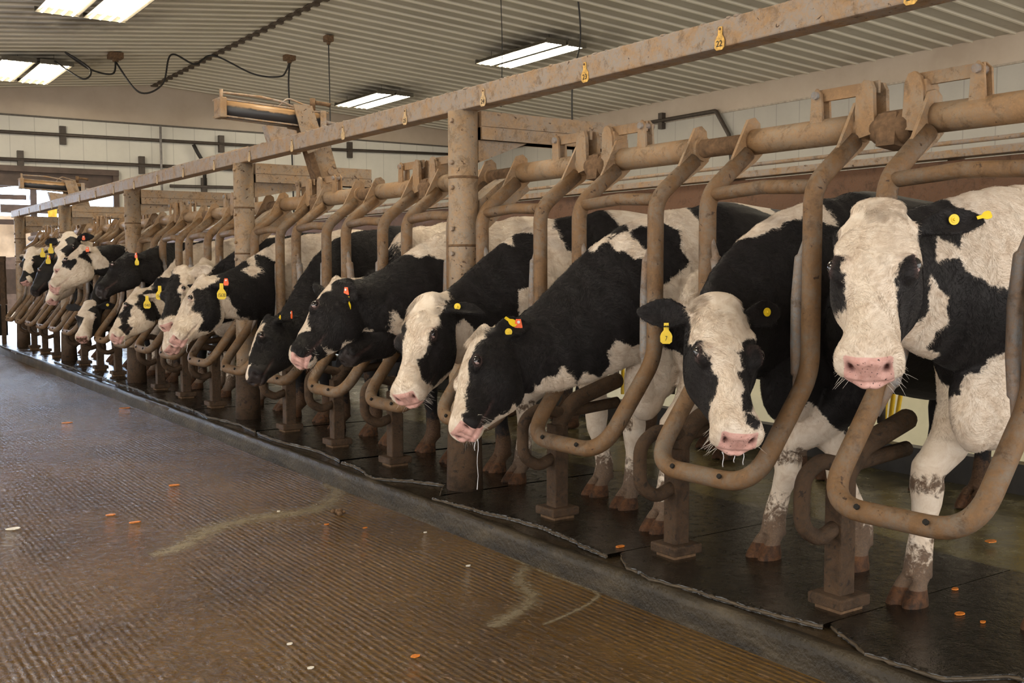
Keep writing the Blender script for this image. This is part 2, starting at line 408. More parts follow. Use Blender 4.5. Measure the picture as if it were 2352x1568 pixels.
pipe_run('wall_pipe', [(5.9, yw, 2.66), (12.8, yw, 2.78)], .03, M_CONDUIT, 'lowest dark pipe right of the doorway on the end wall', [(6.55, yw, 2.68)])
pipe_run('vertical_conduit', [(5.74, yw-.04, 3.75), (5.74, yw-.04, 2.2)], .022, simple('mat_grey_conduit', (.22, .20, .19), .5), 'thin grey vertical conduit crossing the end wall pipes')
pipe_run('drop_hose', [(6.35, yw-.03, 3.45), (6.42, yw-.05, 3.3), (6.55, yw-.03, 3.1), (6.56, yw, 2.7)], .035, M_WIRE, 'bent black hose dropping between the end wall pipes', cat='hose')
xw = XW-.07
pipe_run('wall_pipe', [(xw, 19.8, 3.70), (xw, 12.75, 3.72), (xw, 12.45, 3.30), (xw, 12.3, 2.4)], .035, M_CONDUIT, 'dark pipe on the right wall that bends down behind the gates', [(xw, 14.1, 3.71)], wall='right')

# ceiling boxes and cables
def cable(pts, r, label, seg=10):
    P4 = [Vector(p) for p in pts]; out = []
    for i in range(len(P4)-1):
        p0 = P4[max(i-1, 0)]; p1 = P4[i]; p2 = P4[i+1]; p3 = P4[min(i+2, len(P4)-1)]
        for k in range(seg):
            t = k/seg; out.append(.5*((2*p1)+(p2-p0)*t+(2*p0-5*p1+4*p2-p3)*t*t+(3*p1-p0-3*p2+p3)*t**3))
    out.append(P4[-1])
    return MB().tube(out, r, 6).build('cable', M_WIRE, None, off=pts[0], label=label, cat='cable')
zc = lambda x: ceil_z(x)-.05
cable([(3.25, 16.4, 4.1), (3.45, 15.6, 3.75), (3.62, 15.9, 3.95), (3.36, 16.21, zc(3.36)), (3.7, 16.3, 4.02), (4.05, 16.4, 4.0), (4.12, 16.49, 4.24)], .014, 'black cable looping from the far left lamp to the ceiling box')
cable([(4.12, 16.49, 4.2), (4.4, 16.3, 3.75), (4.75, 16.3, 3.9), (4.92, 16.4, zc(4.9)), (5.3, 16.45, 4.28), (5.6, 16.47, zc(5.6)), (6.1, 16.1, 4.16), (6.45, 15.9, 4.12), (6.5, 15.72, 4.2), (6.57, 15.72, zc(6.5))], .014, 'long black cable swagged under the ridge from the ceiling box')
cable([(6.57, 15.72, 4.4), (6.53, 15.72, 4.0), (6.56, 15.72, 3.2), (6.58, 15.72, 2.0)], .014, 'black cable hanging straight down behind the actuator')
cable([(6.49, 14.14, 4.44), (6.5, 14.14, 3.3), (6.5, 14.14, 2.2)], .009, 'thin black drop cable between the actuator and the lamps')
cable([(8.02, 10.32, 4.5), (8.06, 10.3, 3.9), (7.95, 10.32, 3.3), (8.0, 10.35, 2.2)], .011, 'black cable hanging beside the nearer lamp')
cable([(7.34, 10.97, 4.5), (7.36, 10.97, 3.8), (7.34, 10.97, 3.1)], .006, 'thin wire hanging left of the nearer lamp')
for (x, y, s, lb) in ((4.12, 16.49, .10, 'brown junction box on the left ceiling slope'), (6.55, 15.72, .08, 'small dark junction box at the top of the hanging cable'), (6.49, 14.14, .06, 'small dark hook plate holding the thin drop cable')):
    m = MB(); m.box((-s, -s, -.09), (s, s, 0), .01); m.cyl((0, 0, -.13), (0, 0, -.05), s*.45, 8)
    m.build('junction_box', M_GUNK, None, label=lb, cat='box').location = (x, y, ceil_z(x)-.01)

# ---------------------------------------------------------------- overhead beam, posts
BX, BZ0, BZ1 = 2.735, 1.868, 1.965
m = MB(); m.box((BX-.05, .6, BZ0), (BX+.05, 16.9, BZ1), .006)
for k in range(300):     # crusted lumps along the top edge
    y = rng.uniform(.8, 12); m.ball((BX+rng.choice([-.045, -.04, .04]), y, BZ1-.002), rng.uniform(.004, .011), 6, (1, rng.uniform(1, 3), .6))
m.build('overhead_beam', M_RAIL, None, off=(BX, 8, BZ0), label='long square steel beam running over the front of the stalls', cat='beam')
m = MB(); m.tube([(BX+.02, 9.0, BZ1+.012), (BX+.02, 11, BZ1+.02), (BX+.01, 13.4, BZ1+.02)], .014, 8)
m.tube([(BX+.02, 7.4, BZ1+.012), (BX+.02, 9.2, BZ1+.016)], .016, 8)
m.build('air_line', M_RAIL, None, off=(BX, 8, BZ1), label='thin air line lying on top of the overhead beam', cat='pipe')

post_labels = ['nearest thick round steel post in front of the stalls', 'second round steel post from the camera, left of the black-eyed cow',
               'third round steel post, among the distant cows', 'fourth round steel post near the doorway', 'farthest round post at the left end of the row']
for i in range(5):
    yp = Y0+P*3+i*P*4; 
    t = empty('support_post', (2.73, yp, 0), post_labels[i], 'post', 'round posts carrying the overhead beam')
    m = MB(); m.tube([(0, 0, .0), (0, 0, .30), (0, 0, 1.15), (0, 0, BZ0)], [.082, .078, .073, .073], 28); m.build('column', M_POST, t)
    for z in (1.22, 1.55): MB().tube([(0, 0, z-.006), (0, 0, z), (0, 0, z+.006)], [.0735, .0755, .0735], 28).build('band', M_GUNK, t)
    mb_ = MB()
    for z in (1.18, 1.3, 1.5, 1.62, 1.82): mb_.tube([(-.085, -.02, z), (-.07, -.02, z)], .011, 6)
    mb_.build('bolt', M_RAIL, t)
    MB().tube([(0, 0, 0), (0, 0, .36)], [.092, .0835], 28).build('base_sleeve', M_FOOT, t)
    # lintel arm reaching over the cows
    l = MB(); poly = [(.07, 1.735), (1.00, 1.735), (1.00, 1.80), (.93, 1.872), (.07, 1.872)]
    l.prism(poly, .10, (0, 0, 0), (1, 0, 0), (0, 0, 1), (0, 1, 0))
    l.box((.07, -.058, 1.80), (1.0, -.05, 1.872)); l.prism([(.07, 1.735), (.07, 1.795), (1, 1.795), (1, 1.735)], .13, (0, 0, 0), (1, 0, 0), (0, 0, 1), (0, 1, 0))
    l.build('crossarm', M_POST, t)
    MB().prism([(.07, 1.735), (.36 if i == 0 else .62, 1.735), (.07, 1.625)], .02, (0, -.02, 0), (1, 0, 0), (0, 0, 1), (0, 1, 0)).build('gusset', M_POST, t)
    MB().prism([(.06, 1.26), (.06, 1.44), (.16, 1.52), (.30, 1.60), (.36, 1.50), (.2, 1.38)], .11, (0, .0, 0), (1, 0, 0), (0, 0, 1), (0, 1, 0)).build('brace', M_POST, t)

# number tags hanging on the beam
def text_mesh(s, size, mat, name='number', parent=None, extrude=.0006):
    cu = bpy.data.curves.new(name, 'FONT'); cu.body = s; cu.size = size; cu.extrude = extrude; cu.align_x = 'CENTER'; cu.align_y = 'CENTER'; cu.resolution_u = 2
    o = bpy.data.objects.new('tmp', cu); COL.objects.link(o); dg = bpy.context.evaluated_depsgraph_get(); dg.update()
    me = bpy.data.meshes.new_from_object(o.evaluated_get(dg)); bpy.data.objects.remove(o); me.materials.clear(); me.materials.append(mat); me.name = name
    ob = bpy.data.objects.new(name, me); link(ob, parent); return ob
M_TAGY = simple('mat_yellow_tag', (.85, .60, .02), .45, 0, .08, 60, .03)
M_TAGD = simple('mat_dirty_yellow_tag', (.62, .36, .08), .6, 0, .45, 60, .3)
M_TAGT = simple('mat_tan_tag', (.52, .36, .19), .7, 0, .35, 60, .3)
M_TAGO = simple('mat_orange_tag', (.95, .13, .02), .4, 0, .05, 60, .03)
M_INK = simple('mat_ink', (.02, .015, .012), .6)
M_WHITEP = simple('mat_white_plastic', (.75, .72, .68), .4, 0, .05)
TAGPOLY = [(-.009, .0), (.009, .0), (.010, -.028), (.019, -.040), (.023, -.05), (.022, -.072), (.013, -.080), (-.013, -.080), (-.022, -.072), (-.023, -.05), (-.019, -.040), (-.010, -.028)]
def tag_mesh(name, mat, sc, thick=.0022):
    m = MB(); m.prism([(a*sc, b*sc) for a, b in TAGPOLY], thick, (0, 0, 0), (1, 0, 0), (0, 0, 1), (0, 1, 0)); return m.mesh(name, mat)
for i in range(20):
    n = 21+i; y = 1.89+.755*i
    t = empty('number_tag', (BX-.053, y, 1.938), ['yellow tag reading 21 hanging at the top edge of the view, upper right', 'dirty yellow tag reading 22 on the beam, right of the middle', 'yellow tag reading 23 on the beam, below the nearer ceiling lamp', 'worn tag reading 24 on the beam just right of the nearest post'][i] if i < 4 else
              ('dirt-coloured hanging tag below the beam, %s' % ['', '', '', '', 'first left of the nearest post', 'second left of the nearest post', 'third left of the nearest post, under the actuator', 'just above the second post', 'first past the second post', 'second past the second post', 'third past the second post', 'just above the third post', 'first past the third post', 'second past the third post', 'third past the third post', 'above the fourth post', 'first past the fourth post', 'second past the fourth post', 'third past the fourth post', 'above the farthest post'][i]),
              'tag', 'number tags along the overhead beam')
    t.rotation_euler = (0, 0, -PI/2)
    b = bpy.data.objects.new('plate', tag_mesh('plate', M_TAGD if i < 3 else M_TAGT, 1.0)); link(b, t); b.rotation_euler = (rng.uniform(-.05, .02), rng.uniform(-.06, .06), 0)
    MB().tube([(0, -.004, -.008), (0, .004, -.008)], .005, 8).build('rivet', M_GUNK, t)
    if i < 5:
        nm = text_mesh(str(n), .030, M_INK, 'number', b); nm.rotation_euler = (PI/2, 0, 0); nm.location = (0, -.0022, -.059)

# ---------------------------------------------------------------- gates
PX, PZ = 2.985, 1.575
HW = .238                                  # half distance between the two uprights
def gate_parts():
    t = bpy.data.objects.new('head_gate', None); link(t)
    yl, yr = HW, -HW
    pts = [(.20, yr, 1.530), (.0, yr, 1.37), (.0, yr, .76), (-.255, yr*.97, .415), (-.265, yl*.97, .415), (.0, yl, .76), (.0, yl, 1.37), (.20, yl, 1.530)]
    MB().tube(rounded(pts, [.13, .22, .13, .13, .22, .13], 9), .0315, 18).build('gate_tube', M_TUBE, t)
    MB().tube([(.015, yr+.01, 1.372), (.02, 0, 1.385), (.015, yl-.01, 1.372)], .024, 14).build('brace_bar', M_TUBE, t)
    for s in (1, -1):
        yy = s*HW; inn = -s
        p = [(.0, yy+inn*.02, 1.22), (.0, yy+inn*.045, 1.14), (.005, yy+inn*.062, 1.0), (.005, yy+inn*.062, .86), (-.01, yy+inn*.045, .76), (-.05, yy+inn*.02, .66)]
        MB().tube(rounded(p, .1, 4), [.008, .014, .019]+[.0215]*(len(rounded(p, .1, 4))-6)+[.019, .014, .008], 12).build('inner_bow', M_BOW, t)
        MB().prism([(.085, 1.47), (.115, 1.50), (.20, 1.655), (.235, 1.665), (.262, 1.645), (.275, 1.53), (.24, 1.50), (.19, 1.47), (.14, 1.44)], .012, (0, yy-s*.0, 0), (1, 0, 0), (0, 0, 1), (0, 1, 0)).build('wing_plate', M_PIPE, t)
    MB().tube([(PX-2.75, yr-.02, PZ), (PX-2.75, yl+.02, PZ)], .0475, 20).build('pivot_sleeve', M_PIPE, t)
    # bolt holes
    m = MB()
    for a_, b_, c_ in ((.043, yl, 1.43), (-.29, .10, .432), (-.29, -.12, .432)): MB().tube([(a_, b_, c_), (a_-.0065, b_, c_+.004)], .0085, 8).build('bolt_hole', M_DARK, t)
    return t
gproto = gate_parts()
glabels = ['nearest head gate at the right edge, around the white-faced cow', 'head gate around the lowered white-blazed cow with wide ears', 'head gate the big black cow bends under, left of the lowered head',
           'head gate just right of the nearest post', 'head gate just left of the nearest post, beneath the black chin', 'second head gate left of the nearest post', 'third head gate left of the nearest post']
def place_words(k):
    a = ['nearest', 'second', 'third', 'fourth', 'fifth']
    side = ['the nearest post', 'the second post', 'the third post', 'the fourth post']
    q, r_ = divmod(k-4, 4); return ['first', 'second', 'third', 'fourth'][r_], side[min(q, 3)]
for k in range(0, 20):
    yc = FY(k)-P/2
    o = gproto if k == 0 else dup_tree(gproto)
    o.location = (2.75, yc, 0)
    if k < 4: lb = glabels[k]
    else:
        a, b = place_words(k); lb = 'muddy tube head gate, %s one past %s' % (a, b)
    tagp(o, lb, 'gate', 'tubular head gates along the stall front')

# pivot shaft through all the sleeves
MB().tube([(0, 0, 0), (0, 17.2-.4, 0)], .036, 16).build('pivot_shaft', M_GUNK, None, label='dark round shaft carrying all head gates', cat='shaft').location = (PX, .4, PZ)

# latch linkages at every second stall border
def linkage():
    t = bpy.data.objects.new('latch_linkage', None); link(t)
    for s in (1, -1):
        MB().obox((-.01, s*.185, .125), Matrix.Rotation(0, 3, 'X'), (.012, .25, .042), .002).build('link_bar', M_PIPE, t)
        c = MB()
        for xx in (-.028, .012):
            c.prism([(-.028, .02), (.028, .02), (.022, .13), (.0, .15), (-.02, .13)], .010, (xx, s*.30, 0), (0, 1, 0), (0, 0, 1), (1, 0, 0))
        c.build('bracket', M_PIPE, t)
        MB().tube([(-.045, s*.30, .125), (.03, s*.30, .125)], .014, 10).build('pin', M_BOW, t)
        h = MB()
        for xx in (-.038, .03):
            poly = [(-.05, -.03), (.05, -.045), (.062, .04), (.056, .105), (.040, .14), (.012, .158), (-.018, .152), (-.036, .125), (-.04, .06)]
            h.prism([(s*a_*.72, b_*.94) for a_, b_ in poly], .017, (xx, s*.085, 0), (0, 1, 0), (0, 0, 1), (1, 0, 0))
        h.prism([(-.038, -.02), (.03, -.02), (.03, .10), (-.038, .12)], .014, (0, s*.125, 0), (1, 0, 0), (0, 0, 1), (0, 1, 0))
        h.build('hook_plate', M_PIPE, t)
    m = MB(); m.tube([(-.0, -.07, -.012), (0, -.04, -.015), (0, .04, -.015), (0, .07, -.012)], [.048, .058, .058, .048], 22); m.prism([(-.06, -.075), (.04, -.085), (.05, .02), (-.05, .03)], .07, (0, 0, 0), (1, 0, 0), (0, 0, 1), (0, 1, 0)); m.build('stop_block', M_GUNK, t)
    return t
lp = linkage()
for j, k in enumerate(range(0, 20, 2)):
    o = lp if k == 0 else dup_tree(lp)
    o.location = (PX, FY(k), PZ)
    lb = ['pair of hooked latch plates and link bars at the upper right', 'latch linkage right of the nearest post', 'latch linkage past the nearest post', 'latch linkage right of the second post'][j] if j < 4 else \
         'small distant latch linkage, %s past the second post' % ['first', 'second', 'third', 'fourth', 'fifth', 'sixth'][j-4]
    tagp(o, lb, 'latch', 'latch linkages on the pivot shaft')

# foot stands between the stalls
def foot_stand():
    t = bpy.data.objects.new('foot_stand', None); link(t)
    m = MB(); m.box((-.036, -.034, .05), (.036, .034, .43), .006); m.build('upright', M_FOOT, t)
    m = MB(); m.box((-.072, -.068, .030), (.072, .068, .068), .007); m.build('foot_plate', M_FOOT, t)
    m = MB(); m.box((-.055, -.052, 0), (.055, .052, .030), .004); m.build('base_block', M_GUNK, t)
    ring = rounded([(.0, 0, .29), (-.10, 0, .255), (-.185, 0, .30), (-.185, 0, .46), (-.10, 0, .505), (.02, 0, .475), (.34, 0, .50)], [.06, .09, .09, .08, .1], 6)
    MB().tube(ring+[Vector((.35, 0, .501))], [.0255]*len(ring)+[.01], 14).build('hoop', M_FOOT, t)
    MB().tube(rounded([(0, 0, .34), (.01, 0, .44), (.10, 0, .53), (.34, 0, .60)], [.12, .16], 7)+[Vector((.352, 0, .602)), Vector((.356, 0, .603))], [.036]*(2+16)+[.030, .012], 14).build('swept_arm', M_FOOT, t)
    return t
fp = foot_stand()
first = True; cnt = 0
fl = {0: 'nearest square foot stand with hoop, at the lower right', 1: 'square foot stand with hoop below the lowered cow', 2: 'square foot stand right of the nearest post'}
for k in range(0, 20):
    if k % 4 == 3: continue
    o = fp if first else dup_tree(fp); first = False
    o.location = (2.74, FY(k), 0)
    q, r_ = divmod(k-4, 4)
    tagp(o, fl.get(k) or 'muddy foot stand, %s past the %s post' % (['first', 'second', 'third'][r_], ['nearest', 'second', 'third', 'fourth'][q]), 'stand', 'muddy foot stands between the stalls')

# ---------------------------------------------------------------- rump rail and milking side
M_RUMP = mat_steel('mat_rump_board', tan=(.13, .06, .028), grey=(.16, .085, .05), dark=(.04, .02, .012), tan_amt=.5, scale=3, spots=.72)
MB().box((4.90, .5, 1.33), (4.93, 17, 1.65)).build('rump_board', M_RUMP, None, off=(4.9, 8, 1.33), label='long rusty brown splash board behind the cows', cat='board')
m = MB(); m.box((4.86, .5, 1.66), (4.96, 17, 1.70), .004); m.tube([(4.87, .5, 1.735), (4.87, 17, 1.735)], .012, 8)
m.build('rump_rail', M_RAIL, None, off=(4.9, 8, 1.66), label='tan steel rail on top of the brown splash board', cat='rail')
M_YHOSE = simple('mat_yellow_hose', (.80, .52, .03), .35, 0, .08)
for j, (y, dx) in enumerate([(2.1, 0), (2.85, .05), (3.62, 0), (4.3, .1), (5.1, 0), (5.9, .03), (6.6, 0), (7.4, .04)]):
    t = empty('milking_unit', (5.06+dx, y, 0), ['milking unit with yellow hoses seen under the nearest cow', 'milking unit glimpsed behind the lowered cow', 'milking unit behind the legs of the big black cow', 'milking unit glimpsed right of the nearest post',
              'milking unit behind the nearest post', 'milking unit glimpsed left of the nearest post', 'milking unit two stalls left of the nearest post', 'farthest milking unit near the second post'][j], 'milking unit', 'milking units behind the cows')
    for s in (-.05, .0, .05):
        MB().tube(rounded([(s, .03, .18), (s*1.4, 0, .45), (s, .08, .95), (s+.05, .12, 1.35)], .2, 6), .013, 8).build('hose', M_YHOSE, t)
    c = MB(); c.ball((-.12, .04, .46), .055, 12, (1, 1, .8)); c.tube([(-.12, .04, .5), (-.05, .03, .6), (0, 0, .5)], .012, 8); c.build('claw', M_DARK, t)
    for s in (-1, 1):
        MB().tube([(-.14, .04+s*.05, .48), (-.17, .04+s*.08, .40), (-.18, .04+s*.09, .26)], [.016, .024, .022], 10).build('teat_cup', simple('mat_cup', (.05, .045, .045), .25, .6) if j == 0 and s == -1 else M_CONDUIT, t)
for j, y in enumerate([1.7, 3.2, 4.7, 6.2, 7.7, 9.2]):
    MB().box((-.03, -.03, -.1), (.03, .03, 1.66)).build('rail_upright', M_FOOT, None, label='brown upright carrying the splash board, number %s from the right' % ['one', 'two', 'three', 'four', 'five', 'six'][j] if False else
        ['brown upright behind the nearest cow', 'brown upright behind the big black cow', 'brown upright behind the nearest post', 'brown upright behind the long black neck', 'brown upright behind the small striped head', 'farthest brown upright under the splash board'][j], cat='post', group='uprights under the splash board').location = (4.94, y, 0)

# ---------------------------------------------------------------- cows
def sect(c, T, U, hw, ht, hb, e=2.2, tt=0.0, tb=0.0, n=28):
    """closed cross-section: hw half width, ht/hb extents above/below, tt/tb narrowing of top/bottom"""
    c = np.array(c, float); T = np.array(T, float); T /= np.linalg.norm(T); U = np.array(U, float); U = U-T*(U@T); U /= np.linalg.norm(U)
    S = np.cross(T, U); a = np.arange(n)*2*PI/n; ca, sa = np.cos(a), np.sin(a)
    x = np.sign(ca)*np.abs(ca)**(2/e); y = np.sign(sa)*np.abs(sa)**(2/e)
    wv = hw*x*(1-np.where(y > 0, tt*y**2, tb*y**2)); hv = np.where(y > 0, ht*y, hb*y)
    return c+np.outer(wv, S)+np.outer(hv, U)
def loft(rings):
    n = len(rings[0]); V = []; F = []
    for r_ in rings: V += list(r_)
    for i in range(len(rings)-1):
        for k in range(n): F.append([i*n+k, i*n+(k+1) % n, (i+1)*n+(k+1) % n, (i+1)*n+k])
    V.append(rings[0].mean(0)); V.append(rings[-1].mean(0)); a = len(V)-2; b = len(V)-1; m = (len(rings)-1)*n
    for k in range(n): F.append([a, (k+1) % n, k]); F.append([b, m+k, m+(k+1) % n])
    return V, F
def resample(st, keys, m):
    """smooth interpolation of station rows over their first column"""
    st = np.array(st, float); x = st[:, 0]; xs = np.linspace(x[0], x[-1], m); out = [xs]
    d = np.gradient(st, x, axis=0)
    res = np.zeros((m, st.shape[1]))
    for i, xx in enumerate(xs):
        j = min(max(np.searchsorted(x, xx)-1, 0), len(x)-2); h = x[j+1]-x[j]; t = (xx-x[j])/h
        res[i] = (2*t**3-3*t**2+1)*st[j]+(t**3-2*t**2+t)*h*d[j]+(-2*t**3+3*t**2)*st[j+1]+(t**3-t**2)*h*d[j+1]
    return res
BODY = [  # u, ztop, zbot, halfwidth
 (0.00, 1.06, .80, .09), (.05, 1.16, .68, .16), (.15, 1.29, .62, .205), (.28, 1.375, .63, .235), (.42, 1.40, .64, .26), (.65, 1.385, .60, .31),
 (.90, 1.37, .56, .345), (1.15, 1.38, .58, .34), (1.35, 1.405, .66, .30), (1.52, 1.40, .78, .27), (1.68, 1.35, .88, .22), (1.78, 1.25, 1.0, .12)]
HEAD = [  # x, top, bottom, halfwidth, top narrowing, bottom narrowing, exponent
 (-.055, -.045, -.15, .055, .2, .3, 2.0), (-.03, -.008, -.17, .078, .22, .32, 2.1), (-.005, .006, -.195, .090, .18, .35, 2.3), (.03, .012, -.22, .098, .10, .4, 2.5), (.08, .014, -.245, .106, .06, .45, 2.7),
 (.13, .016, -.280, .111, .06, .48, 2.8), (.18, .014, -.285, .106, .12, .5, 2.7), (.24, .006, -.268, .088, .20, .50, 2.5), (.30, .000, -.240, .074, .20, .46, 2.4),
 (.36, -.004, -.205, .068, .14, .38, 2.4), (.42, -.008, -.174, .070, .10, .25, 2.6), (.465, -.010, -.154, .079, .08, .2, 2.9), (.500, -.018, -.145, .082, .1, .22, 3.0), (.522, -.032, -.138, .073, .1, .25, 3.0), (.533, -.048, -.125, .054, .1, .3, 2.8)]
def hmap(x): return x if x <= 0 else (x*.225/.165 if x < .165 else .225+(x-.165)*(.308/.368))
HEAD = [(hmap(h[0]), h[1], h[2], h[3]*(1.06 if h[0] < .2 else 1.0))+tuple(h[4:]) for h in HEAD]
def nrm(v): v = np.array(v, float); return v/np.linalg.norm(v)
class HeadFrame:
    def __init__(s, poll, nose, hint, sc=1.0):
        s.o = np.array(poll, float); s.sc = sc
        g = nrm(np.array(nose, float)-s.o); h = np.array(hint, float)
        # nose centre sits at local (.508, 0, -.085)
        N0 = nrm(h-g*(h@g)); a = math.atan2(.085, .508)
        s.X = nrm(g*math.cos(a)+N0*math.sin(a)); s.Z = nrm(N0*math.cos(a)-g*math.sin(a)); s.Y = np.cross(s.Z, s.X)
    def w(s, p): p = np.array(p, float)*s.sc; return s.o+np.outer(p[..., 0], s.X).reshape(p.shape)+np.outer(p[..., 1], s.Y).reshape(p.shape)+np.outer(p[..., 2], s.Z).reshape(p.shape)
    def d(s, v): v = np.array(v, float); return s.X*v[0]+s.Y*v[1]+s.Z*v[2]
    def loc(s, P_): q = (P_-s.o)/s.sc; return np.stack([q@s.X, q@s.Y, q@s.Z], -1)
def ear_rings(hf, side, ax, nr, L=.20, W=.054):
    """cupped leaf-shaped ear; ax = outward axis, nr = direction the cup opens (head-local)"""
    ax = nrm(hf.d(ax)); nr = hf.d(nr); nr = nrm(nr-ax*(nr@ax)); lat = np.cross(ax, nr); sc = hf.sc
    base = hf.w(np.array([.035, side*.078, -.055])); R_ = []
    for s_, w_, t_ in ((-.12, .024, .022), (0, .027, .024), (.12, .031, .021), (.25, .043, .016), (.4, .054, .0135), (.55, .058, .012), (.7, .053, .0115), (.83, .040, .011), (.93, .024, .010), (1.0, .010, .006)):
        a = np.arange(20)*2*PI/20; cup = .0 if s_ < .1 else .42*w_*min(1, (s_-.1)/.2)
        wv = np.cos(a)*w_*sc*W/.058; tv = np.sin(a)*t_*sc+cup*sc*(np.cos(a)**2)
        c = base+ax*(s_*L*sc)+nr*(-.012*s_*sc)-np.array([0, 0, 1])*.012*s_*s_
        R_.append(c+np.outer(wv, lat)+np.outer(tv, nr))
    return R_, (base, ax, nr, lat)
def bez(p0, p1, p2, p3, t): return (1-t)**3*p0+3*(1-t)**2*t*p1+3*(1-t)*t*t*p2+t**3*p3
def skin_mat():
    N = NT('mat_cow_coat'); v = N.coord()
    coat = N.attr('coat'); pink = N.attr('pink'); dirt = N.attr('mud'); hoof = N.attr('hoof'); lid = N.attr('rim'); cav = N.attr('cavity')
    n1 = N.noise(v, 34, 5, .7, .5); n2 = N.noise(v, 130, 4, .7); n0 = N.noise(v, 7, 4, .6, .3)
    e = N.math('ADD', coat, N.math('MULTIPLY', N.math('SUBTRACT', n1, .5), .034)); e = N.math('ADD', e, N.math('MULTIPLY', N.math('SUBTRACT', n2, .5), .013))
    e = N.math('ADD', e, N.math('MULTIPLY', N.math('SUBTRACT', n0, .5), .035))
    wmask = N.step(e, -.003, .004)
    hairv = N.coord((1, 1, .35)); hair = N.noise(hairv, 210, 4, .75, .6); hair2 = N.noise(v, 16, 5, .65, 1.2)
    white = N.ramp(hair2, [(.3, (.62, .49, .375)), (.5, (.75, .635, .52)), (.72, (.84, .745, .64))])
    white = N.mix(N.math('MULTIPLY', N.step(hair, .52, .75), .30), white, (.50, .36, .25))
    black = N.ramp(hair2, [(.3, (.007, .006, .006)), (.7, (.015, .012, .013))])
    black = N.mix(N.math('MULTIPLY', N.step(hair, .6, .8), .4), black, (.045, .038, .036))
    c = N.mix(wmask, black, white)
    rimc = N.mix(wmask, (.10, .055, .05), (.42, .26, .22)); c = N.mix(N.math('MULTIPLY', lid, .8), c, rimc)
    spk = N.noise(v, 150, 2, .5, .3); sn = N.attr('noseblack')
    pk = N.ramp(n1, [(.3, (.62, .33, .28)), (.7, (.80, .50, .45))])
    pk = N.mix(N.step(N.math('ADD', spk, N.math('MULTIPLY', sn, .35)),   .70, .73), pk, (.03, .02, .02))
    pk = N.mix(N.step(sn, .75, .9), pk, (.035, .028, .028))
    c = N.mix(N.step(N.math('ADD', pink, N.math('MULTIPLY', N.math('SUBTRACT', n1, .5), .3)), .42, .62), c, pk)
    c = N.mix(cav, c, N.mix(sn, (.07, .02, .018), (.01, .006, .006)))
    md = N.math('ADD', dirt, N.math('MULTIPLY', N.math('SUBTRACT', n1, .5), 1.5))
    c = N.mix(N.math('MULTIPLY', N.step(md, .36, .68), .92), c, N.ramp(n2, [(.3, (.045, .022, .011)), (.7, (.13, .07, .036))]))
    c = N.mix(N.step(hoof, .4, .6), c, N.ramp(n1, [(.35, (.028, .015, .009)), (.65, (.13, .055, .022))]))
    N.col(c)
    N.rough(N.mix(N.step(pink, .4, .6), (.62,)*3, (.33,)*3))
    N.p.inputs['Sheen Weight'].default_value = .08; N.p.inputs['Sheen Roughness'].default_value = .4; N.p.inputs['Sheen Tint'].default_value = (.9, .85, .8, 1)
    N.p.inputs['Specular IOR Level'].default_value = .25
    b1 = N.bump(hair, .35, .004); N.bump(N.noise(v, 38, 5, .7, 1.0), .35, .006, b1)
    return N.m
M_COAT = skin_mat()
def eye_mat():
    N = NT('mat_eye'); c = N.n('ShaderNodeTexCoord'); sp = N.n('ShaderNodeSeparateXYZ'); N.l(c.outputs['Object'], sp.inputs[0])
    # local x = towards muzzle, z = outwards (unit ball)
    q = N.math('ADD', N.math('MULTIPLY', sp.outputs[0], 30), N.math('MULTIPLY', sp.outputs[1], 10))
    N.col(N.mix(N.step(q, .40, .52), N.mix(N.step(q, -.75, -.68), (.45, .30, .28), (.006, .005, .008)), (.52, .36, .34))); N.rough(.06); N.p.inputs['Coat Weight'].default_value = .8
    return N.m
M_EYE = eye_mat()
M_HAIRW = simple('mat_cream_hair', (.74, .60, .45), .6, 0, .2, 30, .1)
M_HAIRK = simple('mat_black_hair', (.02, .017, .016), .55, 0, .3, 30, .1)
M_WHISK = simple('mat_whisker', (.65, .6, .55), .5)
M_DROOL = simple('mat_drool', (.75, .75, .78), .1)

